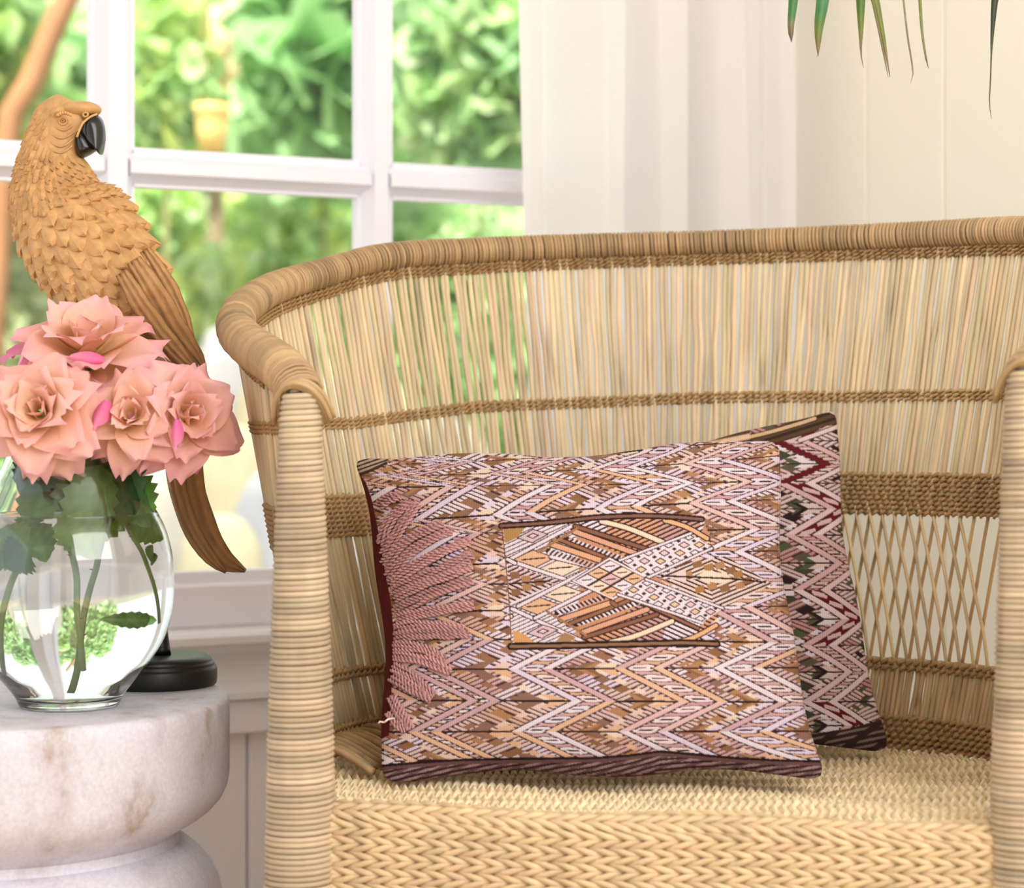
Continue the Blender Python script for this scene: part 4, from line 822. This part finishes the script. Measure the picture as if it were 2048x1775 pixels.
def feather(i, phi, Li, Wp, lift, tone, name='feather', point=1.0, nl=8, nw=5, sink=.35, jag=0.0):
    """a shield-shaped feather lying along the spine: Li spine steps long, Wp half width in radians"""
    s = np.linspace(0, 1, nl)[:, None]; w = np.linspace(-1, 1, nw)[None, :]
    wid = Wp * (1 - .15 * (1 - s)) * np.sqrt(np.clip(1 - np.clip((s - .52) / .48, 0, 1) ** (2.2 * point), 0, 1)) + .004
    ii = i + Li * (s + .04 * jag * np.sin(w * 7 + i)) ; pp = phi + w * wid
    lf = lift * (-sink + 1.35 * s) - lift * .55 * w ** 2 * (.4 + s) + lift * .25 * np.exp(-(w / .18) ** 2) * s
    V = body(ii + 0 * w, pp + 0 * s, 0) ; V2 = body(ii + 0 * w, pp, lf)
    V = np.concatenate([V2.reshape(-1, 3), body(ii + 0 * w, pp, lf - lift * .8).reshape(-1, 3)]); n = nl * nw; f = grid_faces(nl, nw)
    rim = [[j, j + nw, n + j + nw, n + j] for j in range(0, n - nw, nw)] + [[j + nw, j, n + j, n + j + nw] for j in range(nw - 1, n - nw, nw)] + [[n - nw + j, n - nw + j + 1, 2 * n - nw + j + 1, 2 * n - nw + j] for j in range(nw - 1)]
    c = (TANC * tone)[None, :] * (1 + .05 * RNG.standard_normal((n, 1))) * np.where(np.abs(w + 0 * s).reshape(-1, 1) < .1, .88, 1)
    edge = TANC * tone * .92
    obj(name, V, [list(q) for q in f] + [list(q[::-1] + n) for q in f] + rim, M_RESIN, pa, smooth=False, col=np.vstack([c, np.tile(edge, (n, 1))]))
idx_y = lambda y: float(np.interp(y, cy_, np.arange(120)))
# narrow ruffled neck feathers
for r in range(12):
    i = idx_y(292) + r * (idx_y(392) - idx_y(292)) / 11; n = 11
    for j in range(n):
        ph = -1.75 + 3.5 * (j + .5 * (r % 2) + .2 * random.uniform(-1, 1)) / n
        feather(i + random.uniform(-.6, .6) + 1.5 * ph, ph, 6.5, .118, .0052, random.uniform(.92, 1.06), 'neck_feather', 1.2, 6, 3)
# breast and back scales, growing downward
rows = np.linspace(idx_y(388), idx_y(640), 15)
for r, i in enumerate(rows):
    n = int(np.interp(r, [0, 5, 14], [11, 10, 9]))
    for j in range(n):
        ph = -1.85 + 3.7 * (j + .5 * (r % 2) + .12 * random.uniform(-1, 1)) / n
        if ph > .62 and r > 1: continue
        feather(i + random.uniform(-.8, .8), ph, np.interp(r, [0, 6, 14], [7.5, 10.5, 8]), 2.1 / n * random.uniform(.92, 1.08), .0070, random.uniform(.93, 1.06), 'feather', 1.0, 8, 5, jag=1)
for r in range(5):                      # flat scales of the under tail
    i = idx_y(640) + r * 4.6
    for j in range(8):
        ph = -1.7 + 2.6 * (j + .5 * (r % 2)) / 8; feather(i, ph, 6, .23, .0022, random.uniform(.82, .95), 'feather', 1.0, 6, 5)
# wing: coverts in jagged tiers on the right side of the view
for r, (y, n, Lw) in enumerate([(392, 6, 8), (412, 6, 8.5), (436, 6, 9.5), (462, 5, 10.5), (490, 5, 12), (524, 4, 14)]):
    i = idx_y(y)
    for j in range(n):
        ph = .42 + .13 * (5 - r) * 0 + 1.25 * (j + .3 + .4 * (r % 2)) / n
        feather(i + 3.2 * (ph - .9) + random.uniform(-.5, .5), ph, Lw, .86 / n * random.uniform(.95, 1.15), .0075 + .0008 * r, random.uniform(.94, 1.08), 'wing_feather', .8, 9, 5, jag=1.5)
def plume(name, pts, w0, thick, tone, D, grooves=3, n=22, rough=1.0):
    """a long flat feather through picture points, w0 half widths (px)"""
    q = spline([(*p, w) for p, w in zip(pts, w0)], n); d = norm(np.gradient(q[:, :2], axis=0)); nn = np.stack([-d[:, 1], d[:, 0]], 1); m_ = 13
    w = np.linspace(-1, 1, m_)[None, :]; s = np.linspace(0, 1, n)[:, None]; ww = q[:, 2:3] * w * (1 + .05 * rough * np.sin(s * 23 + w * 2))
    x = q[:, 0:1] + nn[:, 0:1] * ww; y = q[:, 1:2] + nn[:, 1:2] * ww
    rel = thick * (1 - w ** 2) ** .5 + .0012 * np.cos(w * grooves * np.pi) + .0008 * np.sin(s * 60 + w * 14) * rough
    Dn = np.interp(np.linspace(0, 1, n), np.linspace(0, 1, len(D)), D)[:, None] if np.ndim(D) else D
    Vf = np.stack([(x - CX) / F * Dn, Dn - rel, CAMZ - (y - HY) / F * Dn], -1); Vb = np.stack([(x - CX) / F * Dn, Dn + thick * .5 * (1 - w ** 2) ** .5 + 0 * s, CAMZ - (y - HY) / F * Dn], -1)
    k = n * m_; f = grid_faces(n, m_); c = (BRC * .5 + TANC * .5) * tone; col = c * (1 + .13 * np.cos(w * grooves * np.pi)[..., None] + .05 * RNG.standard_normal((n, m_, 1)))
    rim = [[j, j + 1, k + j + 1, k + j] for j in range(m_ - 1)] + [[k - m_ + j + 1, k - m_ + j, 2 * k - m_ + j, 2 * k - m_ + j + 1] for j in range(m_ - 1)]
    obj(name, np.concatenate([Vf.reshape(-1, 3), Vb.reshape(-1, 3)]), [list(q_) for q_ in f] + [list(q_[::-1] + k) for q_ in f] + rim, M_RESIN, pa, col=np.clip(np.vstack([col.reshape(-1, 3), np.tile(c * .8, (k, 1))]), 0, 1))
plume('flight_feather', [(268, 520), (312, 590), (352, 660), (392, 712), (409, 736)], [16, 24, 24, 16, 3], .006, 1.02, [2.39, 2.385, 2.405, 2.43, 2.44])
plume('flight_feather', [(244, 545), (286, 616), (330, 676), (372, 722), (398, 742)], [14, 20, 20, 14, 3], .006, .94, [2.38, 2.375, 2.395, 2.42, 2.43])
plume('flight_feather', [(290, 500), (326, 560), (350, 604), (370, 650), (392, 700)], [12, 20, 18, 14, 3], .005, 1.05, [2.42, 2.42, 2.43, 2.44, 2.44])
plume('tail_feather', [(352, 720), (360, 820), (372, 950), (398, 1050), (442, 1116), (491, 1141)], [30, 36, 35, 33, 25, 4], .007, .90, [2.455, 2.45, 2.445, 2.43, 2.42, 2.42])
plume('tail_feather', [(345, 730), (345, 830), (352, 950), (376, 1045), (420, 1115), (452, 1144)], [20, 24, 19, 17, 14, 3], .006, .84, [2.44, 2.435, 2.43, 2.415, 2.405, 2.405])
# head: brow, cheek patch, eye, nostril, beak
def blob(name, x, y, rx, ry, dep, D, m=M_RESIN, col=None, rot=0.0, n=14):
    th = np.linspace(0, np.pi, n)[:, None]; ph = np.linspace(0, 2 * np.pi, 2 * n, endpoint=False)[None, :]
    a, b, c = np.sin(th) * np.cos(ph) * rx, np.sin(th) * np.sin(ph) * ry, np.cos(th) + 0 * ph; X = x + a * math.cos(rot) - b * math.sin(rot); Y = y + a * math.sin(rot) + b * math.cos(rot)
    V = np.stack([(X - CX) / F * D, D - c * dep, CAMZ - (Y - HY) / F * D], -1); return obj(name, V.reshape(-1, 3), grid_faces(n, 2 * n, True), m, pa, col=None if m is M_BLACK else (TANC if col is None else col))
Dh = lambda x, y: DP - .86 * k_w * math.sqrt(max(0, float(np.interp(idx_y(y), np.arange(120), cr_)) ** 2 - (x - float(np.interp(idx_y(y), np.arange(120), cx_))) ** 2))
blob('brow', 158, 220, 45, 18, .024, 2.442, rot=-.02, col=TANC * .97)
blob('brow', 120, 226, 17, 13, .020, 2.432, rot=-.5, col=TANC * .99)
for r in range(6):                      # crest feathers over the back of the head
    i = idx_y(216) + r * (idx_y(292) - idx_y(216)) / 5.2
    for j in range(6): feather(i + .9 * j, -1.75 + .27 * j + .1 * (r % 2), 7, .13, .0040, random.uniform(.94, 1.05), 'neck_feather', 1.2, 6, 3)
for a in range(6): blob('brow_bead', 116 + a * 5, 230 - 4 * math.sin(a * .6), 3.4, 4, .003, 2.405 + .0006 * a, n=8)
for k, (x0, y0, x1, y1, sag) in enumerate([(96, 262, 150, 262, 14), (92, 274, 148, 276, 18), (90, 288, 146, 290, 16), (112, 254, 146, 250, 8)]):      # carved lines of the face
    q = np.linspace(0, 1, 14); X_, Y_ = x0 + (x1 - x0) * q, y0 + (y1 - y0) * q + sag * np.sin(np.pi * q)
    C = np.array([P(x, y, Dh(x, y) - .0002) for x, y in zip(X_, Y_)]); V, Fc = tube(C, .0011, 6); obj('face_ridge', V, Fc, M_RESIN, pa, col=TANC * .9)
def ringo(name, x, y, rx, ry, rr, D, col):
    th = np.linspace(0, 2 * np.pi, 24); C = np.stack([(x + rx * np.cos(th) - CX) / F * D, np.full(24, D), CAMZ - (y + ry * np.sin(th) - HY) / F * D], 1); V, Fc = tube(C, rr, 7); obj(name, V, Fc, M_RESIN, pa, col=col)
De = Dh(126, 242); ringo('eyelid', 126, 242, 7.5, 6.5, .0013, De - .001, TANC); blob('eye', 126, 242, 5.2, 4.6, .003, De, col=TANC * .92); blob('pupil', 126.5, 242, 1.8, 1.8, .0042, De, col=BRC * .5, n=8)
Dn = Dh(170, 229); ringo('nostril', 171, 229, 5.0, 4.2, .0013, 2.424, TANC)
C = spline([P(194, 228, 2.43), P(180, 234, 2.424), P(166, 246, 2.42), P(158, 262, 2.418), P(154, 274, 2.42)], 30); V, Fc = tube(C, .0014, 7); obj('cere', V, Fc, M_RESIN, pa, col=TANC * 1.05)
def inflate(name, outline, ridge, dep, D, m):
    """a rounded solid: rings from the outline shrinking onto the ridge points, both sides"""
    o = spline(list(outline) + [outline[0]], 61)[:-1]; rd = np.array(ridge, float)
    nr = 9; rings = []
    for q in np.linspace(0, 1, nr):
        d = np.linalg.norm(o[:, None] - rd[None], axis=2); w = 1 / (d + 4) ** 3; w /= w.sum(1, keepdims=True); tgt = w @ rd
        p = o * (1 - q) + tgt * q; z = dep * math.sqrt(max(0, 1 - (1 - q) ** 2)); rings.append((p, z))
    seq = [(p, z) for p, z in rings[::-1]] + [(p, -z) for p, z in rings[1:]]
    V = np.array([[[(x - CX) / F * D, D - z, CAMZ - (y - HY) / F * D] for x, y in p] for p, z in seq]); return obj(name, V.reshape(-1, 3), grid_faces(len(seq), len(o), True), m, pa)
inflate('upper_beak', [(193, 228), (203, 236), (209, 250), (211, 266), (210, 284), (206, 300), (201, 310), (197, 304), (192, 300), (184, 298), (172, 290), (160, 270), (158, 256), (168, 241), (180, 232)], [(184, 248), (190, 266), (193, 284), (198, 302)], .019, 2.44, M_BLACK)
inflate('lower_beak', [(156, 256), (172, 262), (186, 280), (194, 298), (188, 304), (174, 312), (163, 316), (155, 308), (151, 292), (152, 272)], [(164, 280), (170, 294), (172, 303)], .018, 2.440, M_BLACK)
for k, (x, y) in enumerate([(272, 700), (285, 712), (298, 724)]):
    C = spline([P(x - 16, y - 14, 2.40), P(x, y - 8, 2.385), P(x + 10, y + 8, 2.40), P(x + 6, y + 22, 2.43)], 14); V, Fc = tube(C, np.linspace(.0062, .0022, 14), 9); obj('toe', V, Fc, M_BLACKW, pa)
# ------------------------------------------------------------------ palm frond hanging into the top of the picture
pf = thing('palm_frond', P(1790, -420, 2.42), 'green palm frond whose leaflet tips hang into the top right of the view', 'palm')
rach = spline([P(1480, -330, 2.46), P(1620, -420, 2.44), P(1790, -450, 2.42), P(1960, -400, 2.42), P(2120, -300, 2.42), P(2260, -120, 2.44)], 40)
V, Fc = tube(rach, np.linspace(.003, .007, 40)[::-1], 8); obj('rachis', V, Fc, M_STEM, pf, col=lin((112, 132, 66)))
def leaflet(x0, pts, wmax, cols):
    st = rach[np.argmin(np.abs(CX + rach[:, 0] / rach[:, 1] * F - x0))]; q = [st] + [P(x, y, 2.43) for x, y in pts]; C = spline(q, 30); T = norm(np.gradient(C, axis=0)); sd = norm(np.cross(T, [0, 1.0, 0])); s = np.linspace(0, 1, 30)
    px_, py_ = CX + C[:, 0] / C[:, 1] * F, HY - (C[:, 2] - CAMZ) / C[:, 1] * F
    wk = np.interp(py_, [-420, -250, *[p[0] for p in wmax]], [4, wmax[0][1] * 1.15, *[p[1] for p in wmax]]) * 2.43 / F
    w = np.linspace(-1, 1, 5)[None, :]; V = C[:, None] + (wk[:, None] * w)[..., None] * sd[:, None] + (.35 * wk[:, None] * np.abs(w))[..., None] * np.array([0, 1.0, 0])
    c = np.stack([np.interp(py_, [p[0] for p in cols], [lin(p[1])[k] for p in cols]) for k in range(3)], 1)
    c5 = np.repeat(c, 5, 0) * np.tile([1, .9, 1.2, .9, 1], 30)[:, None]; obj('leaflet', V.reshape(-1, 3), grid_faces(30, 5), M_LEAF, pf, col=np.clip(c5, 0, 1))
G, O, Bn, Dk = (66, 122, 62), (112, 122, 40), (128, 106, 76), (44, 52, 24)
leaflet(1600, [(1590, -60), (1587, 0), (1582, 50), (1583, 84)], [(-60, 11), (0, 9.5), (40, 7.5), (66, 5.5), (84, .5)], [(0, G), (35, G), (55, Bn), (80, (86, 60, 40))])
leaflet(1660, [(1650, -60), (1646, 0), (1638, 55), (1636, 114)], [(-60, 14), (0, 13), (40, 10.5), (75, 7), (114, .5)], [(0, (70, 132, 80)), (30, G), (70, O), (100, Bn)])
leaflet(1735, [(1724, -60), (1722, 0), (1722, 60), (1722, 105), (1727, 136)], [(-60, 10), (0, 9.5), (50, 6), (90, 2.5), (110, 1.4), (136, .4)], [(0, (62, 108, 30)), (60, O), (100, Bn), (136, Bn)])
leaflet(1760, [(1748, -60), (1752, 0), (1766, 70), (1776, 130), (1780, 154)], [(-60, 10), (0, 8.5), (60, 5), (110, 2.6), (154, .6)], [(0, O), (80, O), (130, Bn), (154, (96, 66, 44))])
leaflet(1748, [(1740, -60), (1746, 0), (1758, 60), (1770, 120), (1776, 153)], [(-60, 4), (0, 3), (60, 2.4), (120, 1.8), (153, .5)], [(0, O), (90, Bn), (154, Bn)])
leaflet(1815, [(1800, -60), (1807, 0), (1815, 70), (1826, 143), (1821, 168)], [(-60, 3), (0, 2), (70, 2), (143, 1.6), (168, .5)], [(0, (134, 136, 96)), (140, (120, 108, 80)), (168, (176, 168, 140))])
leaflet(1850, [(1836, -60), (1840, 0), (1844, 60), (1851, 110), (1857, 137)], [(-60, 4.5), (0, 3.4), (60, 2.8), (120, 2), (137, .4)], [(0, O), (90, (128, 124, 84)), (137, (88, 74, 50))])
leaflet(1990, [(1996, -60), (1990, 0), (1984, 80), (1981, 160), (1979, 205), (1983, 238)], [(-60, 9), (0, 7), (60, 4), (110, 1.6), (200, 1.2), (238, .4)], [(0, Dk), (60, Dk), (110, (76, 72, 40)), (238, (104, 84, 66))])

# ------------------------------------------------------------------ garden seen through the panes
GZ = -.12
V, Fc = box((-12, 3.9, -.5), (12, 30, GZ)); gnd = obj('ground', V, Fc, mat('pale_sandy_ground', (140, 138, 100), .9, noise=(3, .2)), smooth=False); tag(gnd, kind='structure')
def foliage_mesh(c, rx, ry, rz, n, size, cols, long=1.0, seed=0):
    """n rounded leaves filling an ellipsoid"""
    g = np.random.default_rng(seed); d = norm(g.standard_normal((n, 3))); rr = g.uniform(0, 1, (n, 1)) ** .4
    p = np.array(c) + d * rr * np.array([rx, ry, rz]); p[:, 2] = np.maximum(p[:, 2], GZ + .03)
    ax = norm(d + .9 * g.standard_normal((n, 3)) + np.array([0, 0, -.3])); up = norm(np.cross(ax, g.standard_normal((n, 3)))); sz = size * g.uniform(.55, 1.4, (n, 1))
    L_, W_ = sz * long, sz * .5; th = np.arange(6) / 6 * 2 * np.pi
    V = (p[:, None] + ax[:, None] * (L_[:, None] * .5 * np.cos(th)[None, :, None]) + up[:, None] * (W_[:, None] * np.sin(th)[None, :, None])).reshape(-1, 3); Fc = np.arange(6 * n).reshape(n, 6)
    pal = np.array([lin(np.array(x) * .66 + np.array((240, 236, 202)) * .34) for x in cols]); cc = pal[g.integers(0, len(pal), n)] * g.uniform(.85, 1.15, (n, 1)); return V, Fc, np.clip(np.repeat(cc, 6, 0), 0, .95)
def plant(name, label, cat, base, parts, group=None, trunk=None):
    t = thing(name, base, label, cat, group)
    for p in parts:
        V, Fc, cc = foliage_mesh(*p); o = obj('foliage', V, Fc, M_FOL, t, smooth=False, col=cc); o['kind'] = 'stuff'
    for pts, r, c in (trunk or [((np.array(base) + np.array([0, 0, -.02]), np.array(parts[0][0])), .010, (150, 150, 100))]):
        C = spline(pts, 24); V, Fc = tube(C, r, 10); obj('trunk', V, Fc, M_STONE, t, col=lin(c))
    return t
def gp(px, D, z=GZ): return np.array([(px - CX) / F * D, D, z])
def el(x0, x1, y0, y1, D, ry): return (P((x0 + x1) / 2, (y0 + y1) / 2, D), (x1 - x0) / 2 / F * D, ry, (y1 - y0) / 2 / F * D)
MID = [(150, 206, 124), (166, 222, 136), (132, 190, 116), (186, 232, 150)]; LIM = [(212, 238, 128), (226, 244, 132), (190, 226, 120)]; DEE = [(104, 164, 108), (120, 182, 120), (136, 200, 134)]; SOFT = [(190, 226, 168), (206, 234, 184), (170, 214, 156)]; WHI = [(250, 250, 240), (240, 246, 230)]
def pl(name, label, cat, px, D, ells, trunk=None):
    return plant(name, label, cat, gp(px, D), [(*el(*e[:4], D + e[4], e[5]), *e[6:]) for e in ells], trunk=trunk)
pl('shrub', 'deep green feathery bush seen through the upper right panes', 'shrub', 920, 8.0, [(800, 1150, -120, 370, 0, .35, 1900, .11, DEE + MID + SOFT, 1.5, 11)])
pl('banana_plant', 'broad bright green fronds filling the right of the middle upper pane', 'plant', 650, 8.9, [(500, 790, -100, 360, 0, .38, 650, .20, [(140, 208, 130), (160, 224, 146), (118, 186, 112)], 1.9, 12)])
pl('shrub', 'lime green bush at the left of the middle upper pane', 'shrub', 320, 8.0, [(255, 420, -60, 330, 0, .25, 620, .10, LIM + MID, 1.3, 13)])
pl('flowering_tree', 'tree with clusters of cream blossom behind the middle pane', 'tree', 440, 10.9, [(395, 560, 10, 260, -.4, .25, 300, .12, [(255, 240, 214), (252, 226, 188), (255, 246, 228)], 1.0, 14), (330, 600, -140, 330, .3, .4, 800, .14, MID + SOFT, 1.3, 15)],
   trunk=[((gp(425, 10.9), P(432, 300, 10.9), P(424, 60, 10.9), P(428, -120, 10.9)), .045, (150, 132, 104)), ((P(432, 300, 10.9), P(380, 226, 10.6), P(270, 205, 10.4)), .05, (226, 172, 110))])
pl('palm_tree', 'slanting orange brown palm trunk with green fronds in the leftmost pane', 'palm', -60, 7.6, [(-120, 60, -120, 330, .2, .25, 420, .14, MID + LIM, 1.9, 16)],
   trunk=[((gp(-60, 7.6), P(10, 330, 7.6), P(60, 170, 7.6), P(140, -20, 7.6), P(190, -140, 7.6)), .045, (166, 118, 80))])
pl('shrub', 'mid green bush with white gaps behind the parrot head', 'shrub', 150, 9.7, [(40, 250, 40, 330, 0, .35, 620, .12, MID + DEE, 1.2, 17), (90, 200, -60, 200, .3, .15, 60, .16, WHI, 1.0, 37), (20, 110, 170, 260, -.2, .12, 26, .15, WHI, 1.0, 38)])
pl('shrub', 'pale green bush behind the lower middle pane', 'shrub', 560, 12.3, [(420, 760, 330, 640, 0, .45, 1500, .10, SOFT + LIM + MID, 1.1, 18)])
pl('shrub', 'yellow green bush low beside the chair rail', 'shrub', 420, 8.5, [(350, 490, 500, 670, 0, .2, 560, .08, LIM + SOFT, 1.1, 19)])
pl('shrub', 'soft green bush behind the chair back', 'shrub', 880, 9.4, [(720, 1040, 370, 720, 0, .4, 1500, .10, SOFT + MID, 1.1, 20)])
pl('shrub', 'grey green bush low at the left, behind the parrot breast', 'shrub', 40, 8.2, [(-80, 130, 350, 800, 0, .22, 900, .10, [(186, 202, 156), (204, 218, 168), (168, 190, 142)], 1.1, 21)])
pl('shrub', 'bright green bush between the parrot and the window bar', 'shrub', 250, 9.1, [(140, 400, 330, 560, 0, .25, 800, .10, MID + SOFT + LIM, 1.1, 22)])
hd = thing('hedge', (0, 14, GZ), 'tall soft green hedge closing the garden behind everything', 'hedge')
for k, x in enumerate(np.linspace(-4.9, 2.6, 8)):
    V, Fc, cc = foliage_mesh((x, 14 + .4 * (k % 2), 1.7), .95, .5, 2.2, 2600, .20, MID + SOFT + DEE[:1], 1.2, 40 + k); o = obj('foliage', V, Fc, M_FOL, hd, smooth=False, col=cc); o['kind'] = 'stuff'
pt = thing('flower_pot', P(424, 300, 7.2), 'yellow ochre flower pot hung on cords behind the middle pane', 'pot')
k = 7.2 / F; zc = CAMZ - (298 - HY) * k; c = np.array([(424 - CX) * k, 7.2, 0])
V, Fc = lathe([(0, zc), (24 * k, zc), (30 * k, zc + 40 * k), (33 * k, zc + 72 * k), (36 * k, zc + 74 * k), (36 * k, zc + 88 * k), (32 * k, zc + 88 * k), (29 * k, zc + 60 * k), (0, zc + 60 * k)], c, 40); obj('pot_body', V, Fc, mat('ochre_glaze', (255, 214, 130), .4), pt)
for a in range(3):
    e_ = c + np.array([34 * k * math.cos(a * 2.1), 34 * k * math.sin(a * 2.1), zc + 88 * k]); V, Fc = tube(np.array([e_, (e_ + c * [1, 1, 0] + [0, 0, zc + 88 * k + 1.2]) / 2, c + [0, 0, zc + 88 * k + 1.2]]), .003, 5); obj('cord', V, Fc, M_STONE, pt, col=lin((190, 150, 110)))
V, Fc, cc = foliage_mesh((c[0], c[1], zc + 100 * k), .045, .045, .04, 60, .05, MID, 1.4, 60); o = obj('foliage', V, Fc, M_FOL, pt, smooth=False, col=cc); o['kind'] = 'stuff'
def boulder(px, D, rx, top, col, label, seed):
    """a boulder standing on the ground, its top at picture row top"""
    n = 14; th = np.linspace(0, np.pi, n)[:, None]; ph = np.linspace(0, 2 * np.pi, 20, endpoint=False)[None, :]; zt = CAMZ - (top - HY) / F * D; rz = (zt - GZ + .03) / 2
    c = gp(px, D, (zt + GZ - .03) / 2); f = 1 + .12 * np.sin(3 * ph + seed) * np.sin(th) + .10 * np.cos(th) * np.sin(2 * ph + seed) + .07 * np.sin(4 * th + 2 * ph + seed * 2) * np.sin(th); st = np.sin(th) ** .6
    rx = rx * 1.25; V = np.stack([c[0] + rx * f * st * np.cos(ph), c[1] + rx * .5 * f * st * np.sin(ph), c[2] + rz * np.cos(th) * (1 + .05 * f)], -1)
    o = obj('boulder', V.reshape(-1, 3), grid_faces(n, 20, True), M_STONE, col=lin(col) * .40); tag(o, label, 'stone'); return o
boulder(452, 8.05, .12, 668, (232, 228, 232), 'white upright boulder beside the parrot tail, tallest of the rockery', 1)
boulder(330, 7.3, .15, 740, (214, 208, 204), 'pale boulder behind the rightmost rose', 2)
boulder(545, 7.4, .13, 755, (224, 212, 176), 'beige boulder next to the armchair arm', 3)
boulder(455, 6.9, .16, 860, (232, 222, 186), 'sandy boulder in the middle of the rockery', 4)
boulder(553, 6.2, .11, 945, (208, 210, 222), 'blue grey boulder low beside the chair leg', 5)
boulder(665, 7.7, .22, 770, (214, 206, 190), 'large pale boulder hidden behind the armchair arm', 6)
boulder(318, 6.3, .10, 930, (236, 230, 218), 'whitish boulder behind the parrot tail', 7)
boulder(440, 5.7, .10, 1040, (236, 226, 190), 'small sandy boulder just outside the sill', 9)
boulder(800, 7.2, .26, 830, (216, 208, 190), 'pale boulder seen only through the chair canes', 8)
